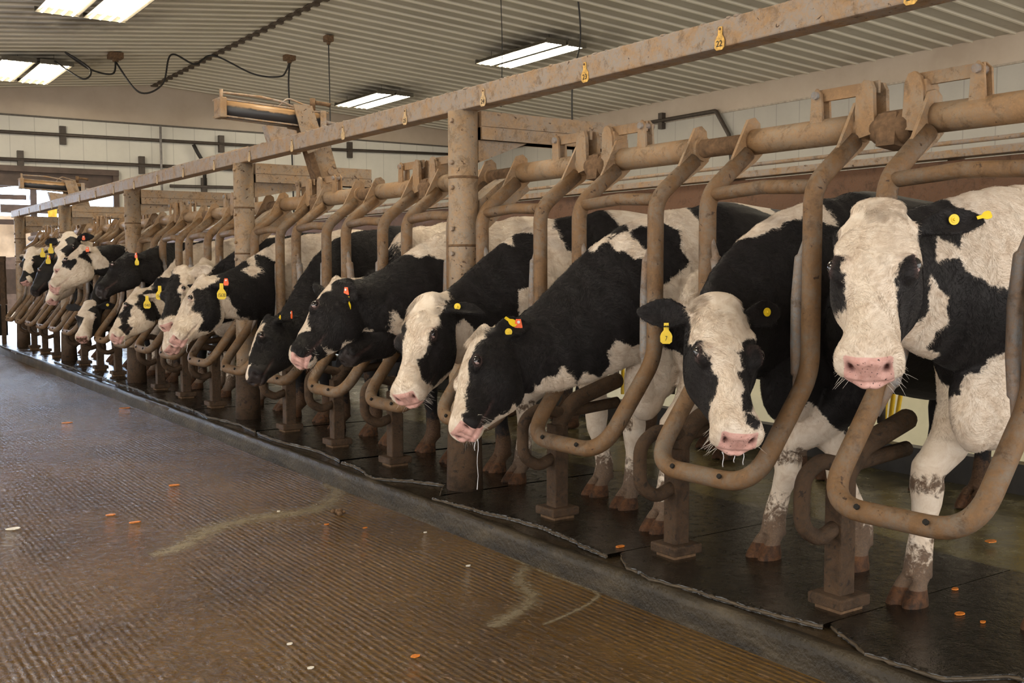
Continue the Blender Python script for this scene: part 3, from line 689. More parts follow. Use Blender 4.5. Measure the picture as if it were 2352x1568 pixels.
def build_cow(name_label, gy, hf, hooves, seeds, vox, body_ang=0, ears=None, nose='pink', eyeopen=True, neck_bulge=0, white_all=False, mud_h=.34, neck_drop=0.0, brisket=.70):
    B = MB(); ca, sa = math.cos(body_ang), math.sin(body_ang)
    def W(u, y, z): return np.array([2.98+u*ca-y*sa, gy+u*sa+y*ca, z])
    dirb = np.array([ca, sa, 0])
    st = resample(BODY, None, 22)
    B.add(*loft([sect(W(r_[0], 0, (r_[1]+r_[2])/2), dirb, (0, 0, 1), r_[3], (r_[1]-r_[2])/2, (r_[1]-r_[2])/2, 2.3, .38, .12, 32) for r_ in st]))
    # neck
    p0 = W(.26, 0, 1.03); p3 = hf.w(np.array([.055, 0, -.125])); back = nrm(hf.d((-.42, 0, -.90)))
    dist = np.linalg.norm(p3-p0)
    p1 = p0+(-dirb+np.array([0, 0, .12]))*dist*.42; p2 = p3+back*dist*.34+np.array([0, 0, .02-neck_drop])
    upb = np.array([0, 0, 1.]); uph = hf.d((-.80, 0, .60)); R_ = []; m = 17
    path = [bez(p0, p1, p2, p3, i/(m-1)) for i in range(m)]
    for i in range(m):
        t = i/(m-1); T = path[min(i+1, m-1)]-path[max(i-1, 0)]
        U_ = nrm(upb*(1-t**1.3)+uph*t**1.3)
        ht = np.interp(t, [0, .25, .5, .75, 1], [.34, .30, .24, .185, .14]); hb = np.interp(t, [0, .25, .5, .75, 1], [.36, .30, .235, .19, .15]); hw = np.interp(t, [0, .25, .5, .75, 1], [.20, .155, .112, .094, .088])
        R_.append(sect(path[i], T, U_, hw+.01*neck_bulge, ht, hb, 2.15, .42, .42, 28))
    B.add(*loft(R_))
    # brisket, shoulders, hips
    B.ball(W(.05, 0, .72), .17, 18, (.75, .62, 1.05)); B.ball(W(-.01, 0, brisket), .14, 16, (.75, .50, 1.15))
    for s in (-1, 1):
        B.ball(W(.16, s*.155, .90), .17, 16, (.8, .52, 1.25)); B.ball(W(.24, s*.16, .78), .12, 14, (1.0, .62, 1.3))
        B.ball(W(1.42, s*.26, 1.33), .075, 12, (1.2, .8, .7)); B.ball(W(1.5, s*.2, 1.02), .2, 14, (1.1, .5, 1.4))
    # head
    hs = resample(HEAD, None, 30)
    B.add(*loft([sect(hf.w(np.array([h[0], 0, (h[1]+h[2])/2])), hf.X, hf.Z, h[3]*hf.sc, (h[1]-h[2])/2*hf.sc, (h[1]-h[2])/2*hf.sc, h[6], max(h[4], 0), max(h[5], 0), 32) for h in hs]))
    def hball(c, r, sc_=(1, 1, 1)):
        b = MB(); b.ball((0, 0, 0), r, 14, sc_); V = hf.w(np.array(b.V)+np.array([hmap(c[0]), c[1], c[2]])); B.add([tuple(x) for x in V], b.F)
    for s in (-1, 1):
        hball((.165, s*.080, -.022), .040, (1.2, .75, .8)); hball((.135, s*.066, -.165), .062, (1.35, .48, 1.1))
        hball((.485, s*.052, -.075), .034, (.95, .8, 1.15)); hball((.10, s*.085, -.03), .03, (1.4, .7, .7))
    hball((-.012, 0, -.016), .050, (.9, 1.5, .55)); hball((.475, 0, -.128), .048, (1.2, 1.05, .62)); hball((.09, 0, -.012), .07, (1.4, 1.1, .42))
    hball((.30, 0, -.022), .035, (2.6, .9, .75))
    einfo = []
    ears = ears or [((-.25, 1, -.25), (.75, .0, .5)), ((-.25, -1, -.25), (.75, 0, .5))]
    for s, ed in zip((1, -1), ears):
        rr, info = ear_rings(hf, s, *ed); B.add(*loft(rr)); einfo.append(info)
    # legs
    hv = []
    for i, (hx, hy) in enumerate(hooves):
        front = i < 2; side = 1 if (hy-gy if front else (i == 2)) else -1
        h = np.array([hx, hy, 0.])
        if front:
            side = 1 if i == 0 else -1
            top = W(.18, side*.15, .80); elb = W(.17, side*.15, .64)
            knee = np.array([h[0]*.72+elb[0]*.28, h[1]*.78+elb[1]*.22, .40]); fet = h+np.array([.035, 0, .135])
            pts = [top, elb, (elb+knee)/2, knee+np.array([0, 0, .05]), knee, knee-np.array([0, 0, .06]), (knee+fet)/2, fet+np.array([0, 0, .03]), fet-np.array([.005, 0, .02]), h+np.array([.01, 0, .085])]
            rs = [.105, .088, .064, .055, .056, .048, .037, .044, .047, .043]
        else:
            s_ = 1 if i == 2 else -1
            top = W(1.42, s_*.17, .95); stf = W(1.28, s_*.19, .80); hock = np.array([h[0]+.10, h[1], .50]); fet = h+np.array([.05, 0, .135])
            pts = [top, stf, (stf+hock)/2, hock, hock-np.array([.02, 0, .09]), (hock+fet)/2, fet, h+np.array([.01, 0, .085])]
            rs = [.16, .13, .075, .052, .044, .034, .04, .038]
        B.tube([tuple(p) for p in pts], rs, 14)
        for s in (-1, 1):      # two claws
            c0 = h+np.array([0, s*.029, 0]); V, F_ = loft([sect(c0+np.array([.004, 0, .095]), (0, 0, -1), (1, 0, 0), .019, .022, .024, 2.2, 0, 0, 14), sect(c0+np.array([-.008, 0, .065]), (0, 0, -1), (1, 0, 0), .026, .034, .038, 2.2, 0, 0, 14),
                sect(c0+np.array([-.018, s*.002, .03]), (0, 0, -1), (1, 0, 0), .032, .049, .058, 2.2, .1, .1, 14), sect(c0+np.array([-.024, s*.003, .003]), (0, 0, -1), (1, 0, 0), .033, .054, .064, 2.2, .2, .2, 14)])
            B.add(V, F_)
            B.ball(tuple(h+np.array([.062, s*.022, .10])), .014, 8)
        hv.append(h)
    B.ball(W(1.38, 0, .66), .20, 16, (1.1, .8, .8))   # udder
    B.tube([tuple(W(1.76, 0, 1.30)), tuple(W(1.83, .01, 1.1)), tuple(W(1.82, .0, .7)), tuple(W(1.80, 0, .5))], [.04, .028, .02, .03], 10)
    # fuse into one surface
    me = B.mesh('cow', None); ob = bpy.data.objects.new('cow', me); COL.objects.link(ob)
    md = ob.modifiers.new('r', 'REMESH'); md.mode = 'VOXEL'; md.voxel_size = vox; md.use_smooth_shade = True
    ms = ob.modifiers.new('s', 'SMOOTH'); ms.factor = .5; ms.iterations = 4 if vox > .008 else 6
    dg = bpy.context.evaluated_depsgraph_get(); dg.update()
    me2 = bpy.data.meshes.new_from_object(ob.evaluated_get(dg)); bpy.data.objects.remove(ob); bpy.data.meshes.remove(me)
    n = len(me2.vertices); co = np.zeros(n*3, np.float32); me2.vertices.foreach_get('co', co); co = co.reshape(-1, 3).astype(float)
    nr_ = np.zeros(n*3, np.float32); me2.vertices.foreach_get('normal', nr_); nr_ = nr_.reshape(-1, 3).astype(float)
    L = hf.loc(co); inh = (np.abs(L[:, 0]-.22) < .36) & (np.abs(L[:, 1]) < .16) & (L[:, 2] > -.3) & (L[:, 2] < .08)
    a = {k: np.zeros(n) for k in ('pink', 'mud', 'hoof', 'rim', 'cavity', 'noseblack')}
    # muzzle skin
    px = .5-(np.maximum(0, .498-L[:, 0]-.2*np.maximum(0, -.09-L[:, 2]))/.016+np.maximum(0, np.abs(L[:, 1])-.052)/.016+np.maximum(0, L[:, 2]+.042)/.014+np.maximum(0, -.136-L[:, 2])/.012)
    chin = (L[:, 0] > .44) & (L[:, 2] < -.128)
    a['pink'] = np.clip(np.where(inh, px+.4, 0), 0, 1)
    a['noseblack'][:] = {'pink': 0.0, 'spot': .10, 'black': 1.0}[nose]
    for s in (-1, 1):
        # nostril: teardrop hollow
        dx = (L[:, 0]-.518)/.024; dy = (L[:, 1]-s*.043)/.0135; dz = (L[:, 2]+.072)/.023
        sk = dy*.8-dz*.0; q = np.exp(-(dx**2*.5+(dy-s*.55*dz)**2+dz**2)); q[~inh] = 0
        co += -nr_*(q*.024*hf.sc)[:, None]; a['cavity'] = np.maximum(a['cavity'], np.clip((q-.38)*3, 0, 1))
        q2 = np.exp(-(((L[:, 0]-.510)/.03)**2+((L[:, 1]-s*.057)/.012)**2+((L[:, 2]+.066)/.03)**2)); q2[~inh] = 0; co += nr_*(q2*.005)[:, None]
        # eye socket and lids
        ex, ez = (L[:, 0]-.222), (L[:, 2]+.016); side = (L[:, 1]*s > .05) & inh
        d2 = ((ex+ez*.3)/.023)**2+(ez/.0145)**2; q = np.exp(-d2**1.5)*side; co += -nr_*(q*.014*hf.sc)[:, None]
        rim = np.exp(-((np.sqrt(d2)-1.25)/.26)**2)*side; co += nr_*(rim*np.where(ez > 0, .0075, .004)*hf.sc)[:, None]; a['rim'] = np.maximum(a['rim'], rim*.6); a['cavity'] = np.maximum(a['cavity'], 0)
        # hollow above muzzle / below the eye
        q = np.exp(-(((L[:, 0]-.32)/.05)**2+((L[:, 2]+.075)/.03)**2))*((L[:, 1]*s > .02) & inh); co += -nr_*(q*.006)[:, None]
        q = np.exp(-(((L[:, 0]-.285)/.035)**2+((L[:, 2]+.05)/.012)**2))*((L[:, 1]*s > .03) & inh); co += nr_*(q*.004)[:, None]
    # mouth line
    zl_ = -.118-.03*np.clip((.52-L[:, 0])/.2, 0, 1); q = np.exp(-((L[:, 2]-zl_)/.006)**2)*np.clip((L[:, 0]-.34)/.05, 0, 1)*inh; co += -nr_*(q*.007)[:, None]; a['rim'] = np.maximum(a['rim'], q*.8)
    q = np.exp(-(L[:, 1]/.007)**2)*np.clip((L[:, 0]-.50)/.015, 0, 1)*(L[:, 2] < -.06)*inh; co += -nr_*(q*.004)[:, None]
    # soft folds of skin down neck and brisket
    nk = (co[:, 0] < 3.2) & (~inh) & (co[:, 2] > .5)
    wv = np.sin((co[:, 0]*.9+co[:, 2]*.35)*60+3*np.sin(co[:, 2]*9+gy)); co += nr_*(wv*.0016*nk)[:, None]
    # coat pattern from labelled seed points (x, y, z, +1 white / -1 black)
    sd = np.array(seeds, float); dW = np.full(n, 9.); dB = np.full(n, 9.)
    if len(sd):
        if sd.shape[1] == 4: sd = np.hstack([sd, np.zeros((len(sd), 1))])
        for r_ in sd:
            d = np.sqrt(((co-r_[:3])**2).sum(1))-r_[4]
            if r_[3] > 0: dW = np.minimum(dW, d)
            else: dB = np.minimum(dB, d)
    coat = np.clip((dB-dW)*.5, -.1, .1)
    hmin = co[:, 2]
    a['mud'] = np.clip(1.10-hmin/mud_h, 0, 1)*1.1; a['mud'] = np.maximum(a['mud'], np.exp(-((hmin-.41)/.05)**2)*.62*(co[:, 0] < 3.09))
    a['hoof'] = np.clip((.074-hmin)/.012, 0, 1)
    co_w = co.copy(); org = np.array([3.1, gy, 0.]); co = co-org
    me2.vertices.foreach_set('co', co.astype(np.float32).ravel())
    for k_, arr in list(a.items())+[('coat', coat)]:
        at = me2.attributes.new(k_, 'FLOAT', 'POINT'); at.data.foreach_set('value', arr.astype(np.float32))
    me2.materials.clear(); me2.materials.append(M_COAT); me2.polygons.foreach_set('use_smooth', [True]*len(me2.polygons)); me2.update(); me2.name = 'cow'
    cow = bpy.data.objects.new('cow', me2); link(cow); cow.location = org
    tagp(cow, name_label, 'cow', 'dairy cows standing in the stalls')
    # eyes
    for s in (-1, 1):
        e = MB(); e.ball((0, 0, 0), .0215*hf.sc, 20, (1.12, .9, 1.0)); eo = e.build('eye', M_EYE, cow)
        pos = hf.w(np.array([.222, s*.0945, -.014]))-org
        zz = nrm(hf.Y*s+hf.Z*.6+hf.X*.15); xx = nrm(hf.X-zz*(hf.X@zz)); yy = np.cross(zz, xx)
        eo.matrix_local = Matrix(((xx[0], yy[0], zz[0], pos[0]), (xx[1], yy[1], zz[1], pos[1]), (xx[2], yy[2], zz[2], pos[2]), (0, 0, 0, 1)))
    return cow, hf, einfo, org
def fur(cow, hf, org, n, L0=.011, r=.00045, xmax=3.35, zmin=.55, seed=0, tuft_=None):
    """short lying coat hair as one mesh, hair flowing back from the muzzle"""
    me = cow.data; nv = len(me.vertices); co = np.zeros(nv*3, np.float32); no = co.copy(); me.vertices.foreach_get('co', co); me.vertices.foreach_get('normal', no)
    co = co.reshape(-1, 3).astype(float); no = no.reshape(-1, 3).astype(float); cw = co+org
    rs = np.random.RandomState(seed); Lc = hf.loc(cw); head = (Lc[:, 0] > -.06) & (Lc[:, 0] < .6) & (np.abs(Lc[:, 1]) < .2) & (Lc[:, 2] > -.33) & (Lc[:, 2] < .1)
    at = {k: np.zeros(nv, np.float32) for k in ('coat', 'pink', 'mud', 'rim', 'cavity', 'noseblack', 'hoof')}
    for k in at: me.attributes[k].data.foreach_get('value', at[k])
    camd = np.array([0, 0, 1.1])-cw; vis = (no*camd).sum(1) > -.15*np.linalg.norm(camd, axis=1)
    d_eye = np.minimum(np.linalg.norm(Lc-np.array([.222, .1, -.016]), axis=1), np.linalg.norm(Lc-np.array([.222, -.1, -.016]), axis=1))
    ok = np.where((cw[:, 0] < xmax) & (cw[:, 2] > zmin) & vis & (at['pink'] < .3) & (d_eye > .024))[0]
    wgt = np.where(head[ok], 1.7, 1.0); idx = rs.choice(ok, n, p=wgt/wgt.sum())
    P_ = co[idx]+rs.normal(0, .003, (n, 3)); Nn = no[idx]; P_ -= Nn*((P_-co[idx])*Nn).sum(1)[:, None]
    h = head[idx]; Lh = Lc[idx]
    fl = np.zeros((n, 3)); fl[h] = -hf.X*.4+np.outer(np.clip(.16-Lh[h, 0], -.1, .1)*8, hf.X)+np.outer(np.sign(Lh[h, 1]), hf.Y)*.5-hf.Z*.25
    fl[~h] = np.array([.75, 0, -.55])
    wob = np.sin(P_*37+seed)[:, [1, 2, 0]]*.5; fl = fl+wob+rs.normal(0, .22, (n, 3))
    fl -= Nn*(fl*Nn).sum(1)[:, None]; fl /= np.linalg.norm(fl, axis=1)[:, None]+1e-9
    ln = L0*rs.uniform(.6, 1.3, n)*np.where(h, .8, 1.15)
    if tuft_ is not None:      # longer curly hair on the poll
        q = np.exp(-((Lh[:, 0]-tuft_[0])/tuft_[1])**2)*(np.abs(Lh[:, 1]) < .095)*(Lh[:, 2] > -.06)*h; ln = ln*(1+q*tuft_[2]); fl = np.where((q > .25)[:, None], fl*.6+hf.X*.7+wob*1.2*q[:, None], fl)
    sd = np.cross(fl, Nn); K = 4; V = np.zeros((n, K, 3, 3), np.float32)
    for k in range(K):
        t = k/(K-1); c = P_+fl*(ln*t)[:, None]+Nn*(ln*(.42*t-.30*t*t)-.0004)[:, None]+sd*(ln*.25*np.sin(t*3+P_[:, 0]*90))[:, None]; rr = r*(1-.75*t)*(1+.0*t)
        for j in range(3):
            a = 2*PI*j/3; V[:, k, j] = c+(sd*math.cos(a)+Nn*math.sin(a))*rr
    F0 = [[k*3+j, k*3+(j+1) % 3, (k+1)*3+(j+1) % 3, (k+1)*3+j] for k in range(K-1) for j in range(3)]
    Fa = (np.array(F0)[None]+(np.arange(n)*K*3)[:, None, None]).reshape(-1, 4)
    m2 = bpy.data.meshes.new('fur'); m2.vertices.add(n*K*3); m2.vertices.foreach_set('co', V.ravel()); nf = len(Fa)
    m2.loops.add(nf*4); m2.loops.foreach_set('vertex_index', Fa.astype(np.int32).ravel()); m2.polygons.add(nf); m2.polygons.foreach_set('loop_start', np.arange(nf, dtype=np.int32)*4)
    m2.polygons.foreach_set('use_smooth', np.ones(nf, bool)); m2.update(calc_edges=True)
    for k, arr in at.items():
        x = m2.attributes.new(k, 'FLOAT', 'POINT'); x.data.foreach_set('value', np.repeat(arr[idx], K*3).astype(np.float32))
    m2.materials.append(M_COAT); o = bpy.data.objects.new('fur', m2); link(o, cow); o['kind'] = 'stuff'; return o
def strands(cow, org, name, mat, gen, r=.0007, label=None):
    b = MB()
    for pts in gen: b.tube([tuple(np.array(p)-org) for p in pts], [r]*(len(pts)-1)+[r*.25], 3, cap=False)
    o = b.build(name, mat, cow); o['kind'] = 'stuff'
    if label: o['label'] = label
    return o
def tuft(hf, n, c, spread, dirv, L, seed=1, curl=.02):
    rs = np.random.RandomState(seed); out = []
    for i in range(n):
        p = np.array(c)+rs.uniform(-1, 1, 3)*np.array(spread); ph = rs.uniform(0, 6.28); d = nrm(np.array(dirv)+rs.normal(0, .3, 3)); l = L*rs.uniform(.6, 1.15); pts = []
        for k in range(6):
            t = k/5; q = p+d*l*t+np.array([-.0, 0, -.35*l*t*t])+curl*t*np.array([math.sin(ph+t*4)*.6, math.cos(ph+t*4), .3*math.sin(ph)]); pts.append(hf.w(q))
        out.append(pts)
    return out
def whiskers(hf, n, seed=3):
    rs = np.random.RandomState(seed); out = []
    for i in range(n):
        s = rs.choice([-1, 1]); p = np.array([rs.uniform(.44, .51), s*rs.uniform(.035, .068), rs.uniform(-.15, -.09)]); d = nrm([rs.uniform(.1, .8), s*rs.uniform(.5, 1), rs.uniform(-.9, -.1)]); l = rs.uniform(.02, .05)
        out.append([hf.w(p), hf.w(p+d*l*.5), hf.w(p+d*l+np.array([0, 0, -.006]))])
    return out
def ear_tag(cow, org, info, along, lat, kind, number=None, hang=None, face=1, sc=1.0, tilt=0.0, turn=None, off=(0, 0, 0)):
    """kind: 'flag' yellow plate, 'button' round yellow back, 'orange' small orange plate"""
    base, ax, nr, lt = info; p = base+ax*(.20*along)+lt*lat+nr*(.016*face)-org+np.array(off)
    z = nrm(hang if hang is not None else (0, 0, 1)); y = nrm(-nr*face if turn is None else turn); y = nrm(y-z*(y@z)); x = np.cross(y, z)
    Mx = Matrix(((x[0], y[0], z[0], p[0]), (x[1], y[1], z[1], p[1]), (x[2], y[2], z[2], p[2]), (0, 0, 0, 1)))
    if kind == 'flag': o = bpy.data.objects.new('ear_tag', tag_mesh('ear_tag', M_TAGY, sc)); link(o, cow)
    elif kind == 'orange':
        m = MB(); m.prism([(-.010, .012), (.010, .012), (.017, -.02), (.013, -.034), (-.013, -.034), (-.017, -.02)], .003, (0, 0, 0), (1, 0, 0), (0, 0, 1), (0, 1, 0)); o = m.build('ear_tag', M_TAGO, cow, label='small orange ear tag')
        MB().tube([(0, -.003, 0), (0, -.006, 0)], .006, 12).build('button', M_WHITEP, o)
    else:
        m = MB(); m.tube([(0, -.001, 0), (0, -.004, 0)], .0145, 20); m.tube([(0, -.004, 0), (0, -.0055, 0)], [.009, .0085], 16); m.tube([(0, -.0055, 0), (0, -.010, 0)], [.0045, .0035], 10); o = m.build('ear_tag', M_TAGY, cow, label='round yellow tag button')
    o.matrix_local = Mx
    if tilt: o.rotation_euler.rotate_axis('Y', tilt)
    if number:
        t = text_mesh(number, .0205*sc, M_INK, 'number', o); t.rotation_euler = (PI/2, 0, 0); t.location = (0, -.0016, -.060*sc); t.scale = (.78, 1.25, 1)
    return o
CAMV = np.array([-.563, -.824, .07]); IL = np.array([-.826, .564, 0.]); UPV = np.array([0, 0, 1.])
def hint(v, l, u=0): return CAMV*v+IL*l+UPV*u
SEEDS = {}
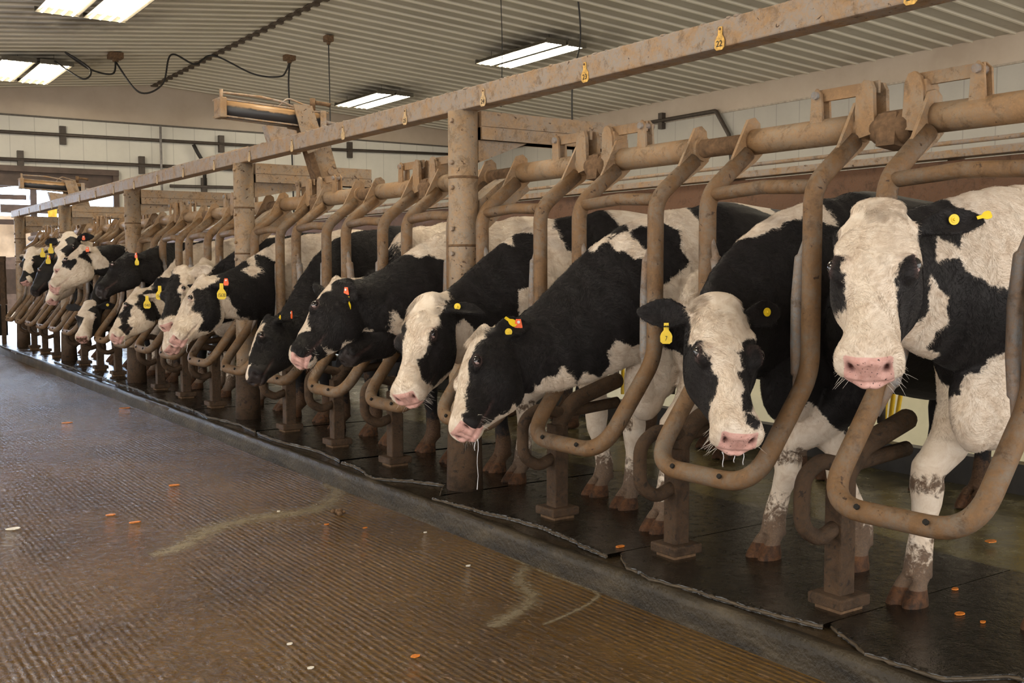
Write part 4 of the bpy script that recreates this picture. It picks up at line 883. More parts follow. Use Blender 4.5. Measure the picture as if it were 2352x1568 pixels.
SEEDS = {
 'A': [(2.412,1.799,1.276,1,0),(2.382,1.852,1.243,1,0),(2.44,1.737,1.245,1,0),(2.346,1.858,1.189,1,0),(2.464,1.72,1.222,1,0),(2.323,1.744,1.192,1,0),(2.394,1.674,1.177,1,0),(2.274,1.787,1.149,1,0),(2.331,1.66,1.143,1,0),(2.24,1.734,1.107,1,0),(2.28,1.652,1.099,1,0),(2.22,1.709,1.063,1,0),(2.254,1.637,1.053,1,0),(2.194,1.684,1.026,1,0),(2.218,1.607,0.995,1,0),(2.197,1.709,1.001,1,0),(2.233,1.753,0.962,1,0),(2.185,1.574,0.953,1,0),(2.099,1.637,0.923,1,0),(2.193,1.555,0.924,1,0),(2.127,1.591,0.935,1,0),(2.108,1.643,0.87,1,0),(2.206,1.551,0.881,1,0),(2.236,1.675,1.08,1,0),(2.676,1.785,1.014,1,0),(2.684,1.8,0.958,1,0),(2.669,1.822,0.916,1,0),(2.653,1.839,0.894,1,0),(2.841,1.766,1.163,1,0),(2.871,1.741,1.112,1,0),(2.955,1.776,1.254,1,0),(2.825,1.761,1.119,1,0),(2.725,1.794,1.165,1,0),(2.747,1.868,0.844,1,0),(3.097,2.057,0.731,1,0),(3.096,2.054,0.647,1,0),(2.893,1.8,0.766,1,0),(3.066,1.996,0.685,1,0),(2.87,1.832,0.657,1,0),(2.924,1.782,0.782,1,0),(2.927,1.77,0.711,1,0),(2.898,1.805,0.605,1,0),(3.086,2.055,0.614,1,0),(3.003,2.004,0.499,1,0),(2.974,2.039,0.168,1,0),(3.01,1.812,1.322,1,0),(2.477,1.988,1.177,-1,0),(2.224,1.785,1.123,-1,0),(2.213,1.771,1.09,-1,0),(2.234,1.774,1.057,-1,0),(2.241,1.769,1.028,-1,0),(2.23,1.795,1.079,-1,0),(2.655,1.814,1.193,-1,0),(2.622,1.796,1.164,-1,0),(2.502,1.703,1.214,-1,0),(2.513,1.694,1.205,-1,0),(2.533,1.695,1.223,-1,0),(2.326,1.618,1.123,-1,0),(2.303,1.622,1.085,-1,0),(2.314,1.632,1.036,-1,0),(2.328,1.637,0.98,-1,0),(2.352,1.651,0.951,-1,0),(2.323,1.606,1.101,-1,0),(2.403,1.644,1.067,-1,0),(2.623,1.79,1.003,-1,0),(2.416,1.667,0.971,-1,0),(2.359,1.636,1.035,-1,0),(2.437,1.949,1.214,-1,0),(2.437,1.949,1.214,-1,0),(2.678,1.812,1.189,-1,0),(2.748,1.81,1.2,-1,0),(2.587,1.666,1.217,-1,0),(2.636,1.66,1.247,-1,0),(2.734,1.778,1.1,-1,0),(2.764,1.774,1.0,-1,0),(2.721,1.775,1.063,-1,0),(2.816,1.753,1.037,-1,0),(2.851,1.744,0.999,-1,0),(2.768,1.808,0.898,-1,0),(2.801,1.848,0.829,-1,0),(3.04,1.989,0.765,-1,0),(2.887,1.846,0.786,-1,0),(2.906,1.802,0.821,-1,0),(2.902,1.76,0.895,-1,0),(2.78,1.765,1.062,-1,0),(3.5,1.9,1.3,1,0),(3.9,1.6,1.2,-1,0),(4.4,1.8,1.4,1,0)],
 'B': [(2.43,2.47,1.003,1,0),(2.508,2.411,1.002,1,0),(2.455,2.417,0.989,1,0),(2.41,2.46,0.968,1,0),(2.491,2.379,0.969,1,0),(2.359,2.412,0.912,1,0),(2.353,2.334,0.87,1,0),(2.458,2.324,0.912,1,0),(2.415,2.301,0.878,1,0),(2.339,2.292,0.811,1,0),(2.369,2.271,0.822,1,0),(2.326,2.251,0.766,1,0),(2.328,2.234,0.761,1,0),(2.309,2.229,0.733,1,0),(2.283,2.234,0.698,1,0),(2.25,2.228,0.651,1,0),(2.3,2.192,0.701,1,0),(2.288,2.159,0.66,1,0),(2.295,2.145,0.636,1,0),(2.235,2.213,0.613,1,0),(2.411,2.354,0.924,1,0),(2.831,2.64,1.236,1,0),(2.895,2.623,1.278,1,0),(2.97,2.614,1.314,1,0),(3.058,2.603,1.341,1,0),(2.353,2.159,0.674,1,0),(2.365,2.139,0.629,1,0),(3.027,2.686,0.309,1,0),(3.013,2.683,0.148,1,0),(3.004,2.558,0.553,1,0),(2.58,2.626,1.02,-1,0),(2.558,2.576,1.036,-1,0),(2.701,2.516,0.996,-1,0),(2.742,2.524,1.04,-1,0),(2.579,2.391,0.959,-1,0),(2.385,2.492,0.883,-1,0),(2.321,2.376,0.847,-1,0),(2.336,2.43,0.812,-1,0),(2.32,2.341,0.792,-1,0),(2.318,2.305,0.752,-1,0),(2.329,2.384,0.747,-1,0),(2.326,2.351,0.703,-1,0),(2.388,2.415,0.646,-1,0),(2.737,2.503,0.891,-1,0),(2.455,2.277,0.864,-1,0),(2.428,2.258,0.82,-1,0),(2.393,2.232,0.757,-1,0),(2.343,2.177,0.699,-1,0),(2.32,2.141,0.656,-1,0),(2.334,2.551,0.967,-1,0),(2.361,2.508,0.933,-1,0),(2.405,2.513,0.91,-1,0),(2.609,2.391,0.951,-1,0),(2.676,2.396,0.971,-1,0),(2.826,2.491,0.994,-1,0),(2.822,2.551,1.176,-1,0),(2.768,2.571,1.161,-1,0),(2.715,2.551,1.085,-1,0),(2.886,2.528,1.191,-1,0),(2.866,2.509,1.13,-1,0),(2.838,2.5,0.888,-1,0),(2.892,2.544,0.728,-1,0),(2.884,2.622,0.66,-1,0),(2.912,2.54,0.633,-1,0),(2.897,2.474,0.978,-1,0),(2.954,2.519,1.223,-1,0),(3.188,2.59,1.364,-1,0),(3.344,2.59,1.393,-1,0),(3.011,2.415,0.901,-1,0),(3.053,2.465,0.741,-1,0),(3.066,2.445,0.663,-1,0),(3.8,2.5,1.4,-1,0),(4.2,2.7,1.4,-1,0),(4.7,2.7,1.4,-1,0),(4.4,2.4,1.0,-1,0),(3.5,2.4,0.7,-1,0)],
 'C': [(2.276,3.561,0.877,1,0),(2.264,3.585,0.848,1,0),(2.228,3.499,0.836,1,0),(2.192,3.507,0.794,1,0),(2.152,3.475,0.747,1,0),(2.117,3.438,0.701,1,0),(2.078,3.388,0.641,1,0),(2.03,3.329,0.584,1,0),(2.01,3.315,0.531,1,0),(2.037,3.317,0.487,1,0),(2.07,3.293,0.482,1,0),(2.114,3.288,0.493,1,0),(2.17,3.33,0.508,1,0),(2.237,3.34,0.533,1,0),(2.298,3.351,0.556,1,0),(2.334,3.36,0.578,1,0),(2.454,3.397,0.609,1,0),(2.488,3.368,0.641,1,0),(2.549,3.348,0.669,1,0),(2.761,3.453,1.197,1,0),(2.821,3.432,1.24,1,0),(2.835,3.352,1.211,1,0),(2.86,3.313,1.189,1,0),(2.955,3.389,1.314,1,0),(2.921,3.396,1.298,1,0),(3.117,3.357,1.356,1,0),(3.107,3.292,1.32,1,0),(3.106,3.212,1.208,1,0),(3.057,3.159,1.046,1,0),(3.021,3.159,0.957,1,0),(2.773,3.29,0.755,1,0),(3.075,3.587,0.475,1,0),(2.886,3.373,0.561,1,0),(2.766,3.338,0.672,1,0),(2.859,3.295,0.723,1,0),(2.873,3.324,0.647,1,0),(2.881,3.373,0.581,1,0),(2.89,3.301,0.584,1,0),(2.662,3.351,0.641,1,0),(2.995,3.245,0.701,1,0),(2.985,3.232,0.502,1,0),(3.08,3.591,0.355,1,0),(2.945,3.237,0.084,1,0),(3.11,3.625,0.147,1,0),(2.267,3.465,0.854,-1,0),(2.229,3.431,0.814,-1,0),(2.17,3.402,0.776,-1,0),(2.136,3.374,0.722,-1,0),(2.117,3.35,0.642,-1,0),(2.072,3.295,0.585,-1,0),(2.038,3.263,0.546,-1,0),(2.231,3.343,0.719,-1,0),(2.217,3.323,0.638,-1,0),(2.108,3.277,0.543,-1,0),(2.162,3.3,0.561,-1,0),(2.229,3.317,0.587,-1,0),(2.323,3.344,0.591,-1,0),(2.382,3.399,0.619,-1,0),(2.409,3.377,0.689,-1,0),(2.474,3.363,0.703,-1,0),(2.494,3.544,0.938,-1,0),(2.634,3.459,1.065,-1,0),(2.776,3.38,1.181,-1,0),(2.735,3.458,1.173,-1,0),(2.816,3.316,1.145,-1,0),(2.66,3.349,0.96,-1,0),(2.777,3.297,1.047,-1,0),(2.817,3.261,0.852,-1,0),(2.549,3.348,0.788,-1,0),(2.69,3.3,0.82,-1,0),(2.443,3.409,0.824,-1,0),(2.347,3.453,0.86,-1,0),(2.402,3.472,0.892,-1,0),(2.283,3.42,0.813,-1,0),(2.584,3.335,0.708,-1,0),(2.848,3.271,1.1,-1,0),(2.821,3.252,0.959,-1,0),(2.868,3.417,1.274,-1,0),(2.828,3.425,1.247,-1,0),(2.921,3.307,1.235,-1,0),(2.994,3.222,1.153,-1,0),(3.0,3.256,1.226,-1,0),(2.96,3.221,0.885,-1,0),(3.017,3.205,0.83,-1,0),(2.687,3.31,0.717,-1,0),(3.316,3.193,1.284,-1,0),(3.263,3.296,1.361,-1,0),(3.198,3.151,1.135,-1,0),(3.284,3.109,1.062,-1,0),(3.5,3.5,1.38,1,0),(3.9,3.4,1.3,-1,0),(4.4,3.3,1.4,1,0),(4.5,3.2,1.1,-1,0)],
 'D': [(2.3,4.049,0.987,1,0),(2.293,4.176,0.922,1,0),(2.314,3.979,0.95,1,0),(2.212,3.99,0.877,1,0),(2.25,3.925,0.875,1,0),(2.187,3.929,0.824,1,0),(2.155,3.947,0.787,1,0),(2.178,3.895,0.771,1,0),(2.109,3.884,0.701,1,0),(2.127,3.849,0.685,1,0),(2.074,3.84,0.634,1,0),(2.093,3.8,0.618,1,0),(2.14,3.793,0.607,1,0),(2.209,3.869,0.58,1,0),(2.055,3.863,0.588,1,0),(2.444,3.997,0.772,1,0),(2.462,4.042,0.69,1,0),(2.354,3.971,0.624,1,0),(2.276,3.932,0.592,1,0),(2.796,4.14,1.242,1,0),(2.883,4.13,1.289,1,0),(2.954,4.118,1.315,1,0),(2.968,4.035,1.254,1,0),(3.019,4.111,1.337,1,0),(2.964,3.978,1.141,1,0),(2.976,4.011,1.223,1,0),(2.846,3.988,0.938,1,0),(3.037,4.392,0.255,1,0),(3.046,4.366,0.145,1,0),(3.159,3.89,0.309,1,0),(2.365,3.935,0.922,-1,0),(2.344,3.927,0.866,-1,0),(2.277,3.887,0.819,-1,0),(2.255,3.88,0.768,-1,0),(2.236,3.878,0.714,-1,0),(2.192,3.854,0.677,-1,0),(2.325,3.889,0.765,-1,0),(2.295,3.895,0.672,-1,0),(2.255,3.882,0.634,-1,0),(2.356,3.919,0.685,-1,0),(2.166,4.041,0.824,-1,0),(2.147,3.998,0.775,-1,0),(2.574,4.033,0.943,-1,0),(2.413,3.923,0.94,-1,0),(2.445,3.902,0.949,-1,0),(2.296,4.199,0.923,-1,0),(2.754,4.123,1.213,-1,0),(2.677,4.135,1.162,-1,0),(2.608,4.085,1.061,-1,0),(2.805,4.018,1.1,-1,0),(2.704,4.014,0.941,-1,0),(2.864,4.066,1.233,-1,0),(2.839,4.102,1.254,-1,0),(2.633,4.015,0.863,-1,0),(2.845,4.022,1.141,-1,0),(2.887,4.045,1.223,-1,0),(3.078,4.009,1.265,-1,0),(3.07,4.067,1.33,-1,0),(3.6,4.0,1.38,1,0),(3.9,3.9,1.38,-1,0),(4.4,4.1,1.3,-1,0),(3.7,3.8,0.9,1,0)],
 'E': [(2.237,4.899,1.035,1,0),(2.185,4.862,0.999,1,0),(2.063,4.815,0.837,1,0),(1.984,4.721,0.666,1,0),(2.036,4.764,0.624,1,0),(2.062,4.724,0.642,1,0),(2.148,4.724,0.692,1,0),(2.237,4.708,0.73,1,0),(2.372,4.74,0.791,1,0),(2.444,4.724,0.775,1,0),(2.009,4.752,0.635,1,0),(2.684,4.852,1.212,1,0),(2.758,4.827,1.242,1,0),(2.805,4.774,1.214,1,0),(2.822,4.858,1.282,1,0),(2.697,4.812,1.203,1,0),(2.245,4.803,1.027,-1,0),(2.184,4.774,0.97,-1,0),(2.129,4.765,0.922,-1,0),(2.085,4.783,0.859,-1,0),(2.024,4.727,0.769,-1,0),(1.992,4.677,0.7,-1,0),(2.147,4.699,0.808,-1,0),(2.206,4.698,0.891,-1,0),(2.231,4.682,0.784,-1,0),(2.167,4.694,0.723,-1,0),(2.111,4.73,0.673,-1,0),(2.283,4.693,0.771,-1,0),(2.411,4.708,0.787,-1,0),(2.362,4.705,0.843,-1,0),(2.229,4.721,0.932,-1,0),(2.376,4.73,0.972,-1,0),(2.516,4.762,1.057,-1,0),(2.632,4.744,1.09,-1,0),(2.748,4.722,1.101,-1,0),(2.748,4.68,0.967,-1,0),(2.617,4.676,0.925,-1,0),(2.634,4.793,1.146,-1,0),(2.712,4.749,1.135,-1,0),(2.569,4.86,1.143,-1,0),(2.225,5.089,1.016,-1,0),(2.756,4.74,0.763,-1,0)],
 'R': [(2.88,5.495,1.212,1,0),(2.943,5.551,1.269,1,0),(2.954,5.539,1.294,1,0),(2.858,5.527,1.134,-1,0),(2.87,5.484,1.202,-1,0),(2.843,5.531,1.05,-1,0),(2.858,5.527,1.134,-1,0),(2.223,4.666,0.722,-1,0),(2.333,4.744,0.799,-1,0),(2.852,5.548,1.05,-1,0)],
 'F': [(2.375,6.212,0.776,1,0),(2.309,6.1,0.73,1,0),(2.268,6.083,0.656,1,0),(2.168,5.92,0.507,1,0),(2.388,6.187,0.816,-1,0),(2.355,6.034,0.75,-1,0),(2.278,5.993,0.664,-1,0),(2.225,5.929,0.58,-1,0),(2.178,5.864,0.511,-1,0),(2.188,5.936,0.433,-1,0),(2.406,6.011,0.736,-1,0),(2.35,5.943,0.638,-1,0),(2.361,5.91,0.51,-1,0),(2.276,5.879,0.451,-1,0),(2.666,6.214,1.019,-1,0),(2.8,6.244,1.156,-1,0),(2.586,6.167,0.885,-1,0),(2.471,6.034,0.733,-1,0),(2.879,6.282,1.241,-1,0),(2.735,6.234,1.101,-1,0),(2.615,6.101,0.832,-1,0)],
 'G': [(2.201,6.915,1.031,1,0),(2.092,6.758,0.908,1,0),(2.158,6.875,0.989,1,0),(2.069,6.74,0.797,1,0),(2.013,6.656,0.692,1,0),(2.097,6.706,0.658,1,0),(2.183,6.755,0.678,1,0),(2.263,6.764,0.709,1,0),(2.326,6.782,0.761,1,0),(2.426,6.836,0.778,1,0),(2.23,6.829,1.023,1,0),(2.132,6.718,0.782,1,0),(2.376,6.799,0.815,1,0),(2.333,6.784,0.86,1,0),(2.479,6.845,0.771,1,0),(2.594,6.967,1.161,1,0),(2.587,6.909,1.102,1,0),(2.717,7.04,1.244,1,0),(2.867,7.087,1.306,1,0),(2.929,6.971,1.192,1,0),(2.836,6.91,1.041,1,0),(2.862,7.041,1.284,1,0),(2.778,6.994,1.222,1,0),(2.168,6.735,0.879,-1,0),(2.18,6.753,0.92,-1,0),(2.218,6.717,0.822,-1,0),(2.268,6.737,0.877,-1,0),(2.228,6.759,0.934,-1,0),(2.273,6.787,0.966,-1,0),(2.248,6.725,0.779,-1,0),(2.235,6.733,0.731,-1,0),(2.203,6.721,0.743,-1,0),(2.311,6.726,0.989,-1,0),(2.401,6.819,0.987,-1,0),(2.494,6.866,1.044,-1,0),(2.516,6.812,0.869,-1,0),(2.619,6.84,0.925,-1,0),(2.695,6.93,1.131,-1,0),(2.451,6.797,0.9,-1,0),(2.485,6.814,0.812,-1,0),(2.552,6.871,0.768,-1,0),(2.546,6.962,1.146,-1,0),(2.66,6.951,1.161,-1,0),(2.634,6.875,1.043,-1,0),(2.689,6.864,0.864,-1,0),(2.449,6.866,1.044,-1,0),(2.508,6.978,1.129,-1,0)],
 'J': [(2.309,7.937,0.843,1,0),(2.241,7.773,0.642,1,0),(2.243,7.681,0.552,1,0),(2.282,7.881,0.781,1,0),(2.275,7.681,0.598,1,0),(2.261,7.925,0.715,-1,0),(2.837,7.941,1.236,-1,0),(2.713,7.987,1.135,-1,0),(2.629,8.04,1.066,-1,0),(2.467,7.843,0.998,-1,0)],
 'H': [(2.464,7.946,1.086,1,0),(2.43,7.89,1.038,1,0),(2.382,7.815,0.974,1,0),(2.394,7.818,0.877,1,0),(2.337,7.718,0.705,1,0),(2.605,8.195,1.138,1,0),(2.729,8.343,1.206,1,0),(2.603,8.169,1.136,1,0),(2.825,8.476,1.265,1,0),(2.346,7.866,0.974,-1,0),(2.336,7.809,0.878,-1,0),(2.336,7.769,0.809,-1,0),(2.34,8.141,1.003,-1,0),(2.327,7.932,0.989,-1,0),(2.359,7.926,1.022,-1,0)],
 'I': [(2.324,8.954,0.924,1,0),(2.226,8.825,0.845,1,0),(2.153,8.758,0.685,1,0),(2.114,8.666,0.586,1,0),(2.145,8.702,0.53,1,0),(2.27,8.718,0.595,1,0),(2.335,8.755,0.595,1,0),(2.413,8.771,0.89,1,0),(2.515,8.825,0.851,1,0),(2.393,8.887,0.942,1,0),(2.247,8.726,0.683,1,0),(2.277,8.752,0.769,1,0),(2.284,8.812,0.856,1,0),(2.599,8.977,1.029,1,0),(2.743,9.083,1.139,1,0),(2.588,8.833,0.813,1,0),(2.199,8.813,0.804,1,0),(2.23,8.78,0.805,-1,0),(2.215,8.779,0.752,-1,0),(2.194,8.745,0.691,-1,0),(2.201,8.709,0.65,-1,0),(2.341,8.769,0.82,-1,0),(2.413,8.779,0.801,-1,0),(2.366,8.793,0.848,-1,0),(2.431,8.832,0.935,-1,0),(2.514,8.867,0.915,-1,0),(2.733,8.998,1.028,-1,0),(2.639,8.932,0.974,-1,0)],
 'L': [(2.339,9.347,1.103,-1,0),(2.169,9.251,0.957,-1,0),(2.495,9.384,1.103,-1,0),(2.628,9.455,1.179,-1,0),(2.459,9.52,1.252,-1,0),(2.261,9.328,1.029,-1,0),(2.456,9.413,1.178,-1,0),(3.6,9.9,1.35,-1,0),(4.0,9.8,1.2,1,0)],
 'M': [(2.265,10.633,1.29,1,0),(2.213,10.506,1.112,1,0),(2.124,10.546,1.084,1,0),(2.196,10.592,1.227,1,0),(2.109,10.484,0.982,1,0),(2.306,10.496,1.021,1,0),(2.441,10.548,1.186,1,0),(2.348,10.544,1.005,1,0),(2.034,10.503,0.902,1,0),(2.073,10.544,0.875,1,0),(2.493,10.577,1.031,1,0),(2.744,10.786,1.355,1,0),(2.39,10.581,1.249,1,0),(2.278,10.524,1.186,1,0),(2.166,10.551,1.153,-1,0),(2.181,10.546,1.169,-1,0),(2.535,10.599,1.27,-1,0),(2.578,10.579,1.229,-1,0),(2.682,10.664,1.294,-1,0),(2.448,10.559,1.053,-1,0),(2.304,10.55,1.219,-1,0)],
 'K': [(2.347,11.397,0.696,-1,0),(2.376,11.389,0.749,-1,0),(2.495,11.294,0.771,1,0),(2.447,11.1,0.58,1,0),(2.375,10.976,0.458,1,0),(2.406,11.187,0.666,1,0),(2.473,11.152,0.665,1,0),(2.372,11.056,0.371,1,0),(2.419,11.021,0.389,1,0),(2.462,11.242,0.729,1,0),(2.36,11.176,0.602,-1,0),(2.366,11.25,0.555,-1,0),(2.513,11.194,0.698,-1,0),(2.561,11.205,0.661,-1,0),(2.528,11.15,0.554,-1,0),(2.676,11.429,0.786,-1,0),(2.615,11.263,0.747,-1,0)],
 'N': [(2.419,11.839,1.493,1,0),(2.338,11.73,1.375,1,0),(2.322,11.589,1.238,1,0),(2.283,11.622,1.238,1,0),(2.37,11.817,1.446,1,0),(2.475,11.839,1.509,1,0),(2.424,11.709,1.398,-1,0),(2.385,11.639,1.306,-1,0),(2.357,11.596,1.229,-1,0),(2.302,11.817,1.355,-1,0),(2.256,11.953,1.434,-1,0),(2.591,11.735,1.447,-1,0)],
 'Q': [(2.491,12.788,1.163,1,0),(2.436,12.553,1.007,1,0),(2.42,12.718,1.04,1,0),(2.398,12.557,0.935,1,0),(2.471,12.714,1.128,1,0),(2.465,12.894,1.078,-1,0),(2.376,12.715,0.969,-1,0)],
 'P': [(2.414,13.414,1.104,-1,0),(2.524,13.473,1.207,-1,0),(2.435,13.306,0.9,-1,0),(2.369,13.447,1.002,-1,0),(2.538,13.337,0.95,-1,0),(3.9,13.7,1.3,1,0)],
 'O': [(2.475,14.275,1.321,1,0),(2.436,14.187,1.212,1,0),(2.431,14.148,1.115,1,0),(2.426,14.057,0.986,1,0),(2.436,14.286,1.294,1,0),(2.36,14.12,1.051,-1,0),(2.523,14.179,1.147,-1,0),(2.376,14.301,1.208,-1,0),(2.538,14.197,1.212,-1,0),(2.482,14.139,1.023,-1,0),(2.368,14.066,0.971,-1,0)],
}

COWS = []
PA = (2.425, 1.79, 1.293); NA = (2.187, 1.635, .868)
def cow(key, k, poll, nose_p, hn, sc, label, vox=.012, hooves=None, **kw):
    gy = Y0+P*k-P/2
    hf = HeadFrame(poll, nose_p, hn, sc)
    hooves = hooves or [(3.06, gy+.27), (3.12, gy-.09), (4.45, gy+.22), (4.62, gy-.18)]
    c = build_cow(label, gy+.06, hf, hooves, SEEDS.get(key, [(0,0,-5,1),(0,0,-50,-1)]), vox, **kw)
    COWS.append((key, c)); return c
cA, hA, eA, oA = cow('A', 0, (2.42, 1.796, 1.267), (2.152, 1.612, 0.867), hint(1, .42, 0), 1.0,
    'nearest cow at the right, white face with black eye patches, looking at the camera', .0065, hooves=[(2.98, 2.05), (3.1, 1.66), (4.45, 1.95), (4.6, 1.6)], nose='spot',
    ears=[((-.62, 1, -.25), (.35, .5, .8), .23, .042), ((-.45, -.30, -.9), (.2, -1, .3))], mud_h=.30)
cB, hB, eB, oB = cow('B', 1, (2.48, 2.432, 1.0), (2.307, 2.19, 0.599), hint(1, -.06, 0), 0.97,
    'cow with lowered head, white blaze, both black ears spread wide, drooling', .0065, hooves=[(3.17, 2.42), (3.02, 2.70), (4.45, 2.75), (4.6, 2.35)], nose='spot',
    ears=[((-.62, 1, -.1), (.5, .4, .8), .19, .05), ((-.22, -1, .0), (.5, -.3, .8))])
cC, hC, eC, oC = cow('C', 2, (2.26, 3.562, 0.84), (2.055, 3.315, 0.505), hint(.42, .95, .2), 0.9,
    'big black cow stretching its lowered head left, thin white blaze and wide-open eye', .0065, hooves=[(3.12, 3.63), (2.95, 3.23), (4.45, 3.55), (4.6, 3.1)],
    ears=[((-.75, .25, -.6), (0, 1, .2), .20, .06), ((-.4, -1, -.2), (.6, -.3, .5))], neck_drop=.02, brisket=.62)
cD, hD, eD, oD = cow('D', 3, (2.3, 4.049, 0.972), (2.108, 3.855, 0.572), hint(.86, .5, .1), 0.94,
    'cow right of the nearest post with broad white face, black side patch and pink nose', .0065, hooves=[(3.04, 4.4), (3.185, 3.92), (4.45, 4.3), (4.6, 3.9)],
    ears=[((-.05, 1, -.35), (-.2, .5, .9), .20, .040), ((-.5, -.7, -.6), (.5, -.6, .5))])
cE, hE, eE, oE = cow('E', 4, (2.26, 4.927, 1.023), (2.004, 4.737, 0.673), hint(-.02, 1, .3), 0.92,
    'black cow in profile left of the nearest post, white under the chin', .008,
    ears=[((.40, .45, -.8), (.3, .9, .4), .18), ((-.42, -.25, 1.0), (.3, -.9, -.2), .22, .045)], neck_drop=.06)
cR, hR, eR, oR = cow('R', 5, (2.5, 4.889, 0.908), (2.237, 4.698, 0.672), hint(.5,.8,.1), 0.78,
    'mostly hidden black cow whose dark muzzle shows beneath the white-chinned black cow', .012, nose='black')
cF, hF, eF, oF = cow('F', 6, (2.38, 6.196, 0.777), (2.215, 5.887, 0.474), hint(.42, .92, .2), 0.9,
    'black cow with narrow white forehead stripe and its head hanging low left of the gates', .009, nose='black',
    ears=[((.25, .8, -.5), (-.3, .8, .6), .17), ((-.4, -1, .1), (.5, -.5, .5))])
cG, hG, eG, oG = cow('G', 7, (2.22, 6.939, 1.034), (2.013, 6.72, 0.655), hint(.45, .87, .25), 0.94,
    'cow with yellow tag 15630, black patch around the eye and pink nose', .009,
    ears=[((-.02, .7, -.8), (-.2, .8, .6), .18), ((-.3, -1, .1), (.5, -.5, .5))])
cJ, hJ, eJ, oJ = cow('J', 8, (2.35, 8.0, .90), (2.27, 7.72, .53), hint(.7, .7, .1), .92, 'cow with small speckled white face squeezed in behind the cow tagged 15630, black neck', .012)
cH, hH, eH, oH = cow('H', 9, (2.42, 8.02, 1.105), (2.27, 7.76, .70), hint(.93, .35, .1), 1.0, 'cow with tan curly forehead and yellow tag 15438 on its black ear', .010,
    ears=[((-.1, 1, .0), (.8, .2, .5)), ((-.1, -1, .05), (.8, -.1, .5))])
cI, hI, eI, oI = cow('I', 10, (2.34, 8.98, 0.916), (2.128, 8.723, 0.558), hint(.35, .9, .2), 0.95, 'white-headed cow with yellow tag 15465 and a black bar on its face', .010,
    ears=[((.1, .6, -.9), (-.2, .9, .5), .18), ((-.35, -1, .15), (.6, -.4, .5))])
cL, hL, eL, oL = cow('L', 11, (2.42, 9.599, 1.21), (2.161, 9.31, 0.913), hint(.2, 1, .25), 0.95, 'solid black cow in profile with raised head and an orange tag', .011, nose='black',
    ears=[((.0, .5, -.9), (-.2, .9, .5), .17), ((-.3, -.7, -.5), (.6, -.4, .5), .16)])
cM, hM, eM, oM = cow('M', 12, (2.3, 10.759, 1.296), (2.025, 10.53, 0.926), hint(.12, 1, .25), 1.0, 'white cow in profile with black eye spot and black neck patches', .011,
    ears=[((.1, .6, -.8), (-.2, .9, .5), .15), ((-.3, -.7, -.5), (.6, -.4, .5), .15)])
cK, hK, eK, oK = cow('K', 13, (2.5, 11.315, 0.775), (2.363, 11.022, 0.421), hint(1, -.1, 0), 0.93, 'distant cow facing the camera, white face, round yellow tag, below the black profile', .013,
    ears=[((-.3, 1, .0), (.6, .2, .7)), ((-.2, -1, .1), (.6, -.2, .7))])
cN, hN, eN, oN = cow('N', 14, (2.42, 11.845, 1.484), (2.29, 11.551, 1.095), hint(1, .05, .15), 0.98, 'distant cow holding its head highest, both dark ears out, yellow and orange tags', .013, nose='spot',
    ears=[((-.05, 1, .0), (.8, .1, .5)), ((-.05, -1, .1), (.8, -.1, .5))])
cQ, hQ, eQ, oQ = cow('Q', 15, (2.50, 12.75, 1.16), (2.36, 12.48, .72), hint(.8, .6, .1), .95, 'distant cow with small white face and dark eye, beneath the highest head', .014)
cP, hP, eP, oP = cow('P', 16, (2.52, 13.6, 1.21), (2.33, 13.3, .80), hint(.35, .9, .1), .95, 'far black cow with orange and yellow tags near the left end', .014, nose='black')
cO, hO, eO, oO = cow('O', 17, (2.48, 14.35, 1.365), (2.38, 14.1, .93), hint(.95, .3, .1), .95, 'farthest cow, white forehead and black cheeks, beside the last post', .014)

# short coat hair on the near cows, whiskers, drool
fur(cA, hA, oA, 60000, seed=1, tuft_=(.03, .05, .8)); fur(cB, hB, oB, 52000, seed=2, tuft_=(.0, .06, 2.6)); fur(cC, hC, oC, 48000, .013, .0006, seed=3, tuft_=(.0, .04, 1.6)); fur(cD, hD, oD, 40000, .014, .00065, seed=4, tuft_=(.01, .06, 2.2))
fur(cE, hE, oE, 30000, .016, .0008, seed=5)
for sd_, (c_, h_, o_, n_) in enumerate(((cR, hR, oR, 14000), (cF, hF, oF, 20000), (cG, hG, oG, 22000), (cJ, hJ, oJ, 10000), (cH, hH, oH, 14000), (cI, hI, oI, 14000), (cL, hL, oL, 12000), (cM, hM, oM, 12000))):
    fur(c_, h_, o_, n_, .020, .0011, seed=20+sd_)
for c_, h_, o_, sd_ in ((cA, hA, oA, 1), (cB, hB, oB, 2), (cC, hC, oC, 3), (cD, hD, oD, 4), (cE, hE, oE, 5)):
    strands(c_, o_, 'whiskers', M_WHISK, whiskers(h_, 46, sd_), r=.00045)
def drool(h_, c_, o_, p, L, k=5):
    b = h_.w(np.array(p))-o_
    m = MB(); m.tube([tuple(b+np.array([.004*math.sin(i*1.3), .003*math.cos(i), -L*i/k])) for i in range(k+1)], [.0022]+[.0012]*(k-1)+[.0019], 6); m.build('drool', M_DROOL, c_)
drool(hB, cB, oB, (.515, -.03, -.145), .045); drool(hB, cB, oB, (.515, .005, -.145), .03); drool(hB, cB, oB, (.51, .035, -.145), .04)
drool(hC, cC, oC, (.525, .02, -.135), .20, 8); drool(hC, cC, oC, (.52, .0, -.13), .05)
drool(hG, cG, oG, (.51, .03, -.145), .06); drool(hE, cE, oE, (.50, .03, -.14), .03); drool(hI, cI, oI, (.50, .03, -.145), .05)
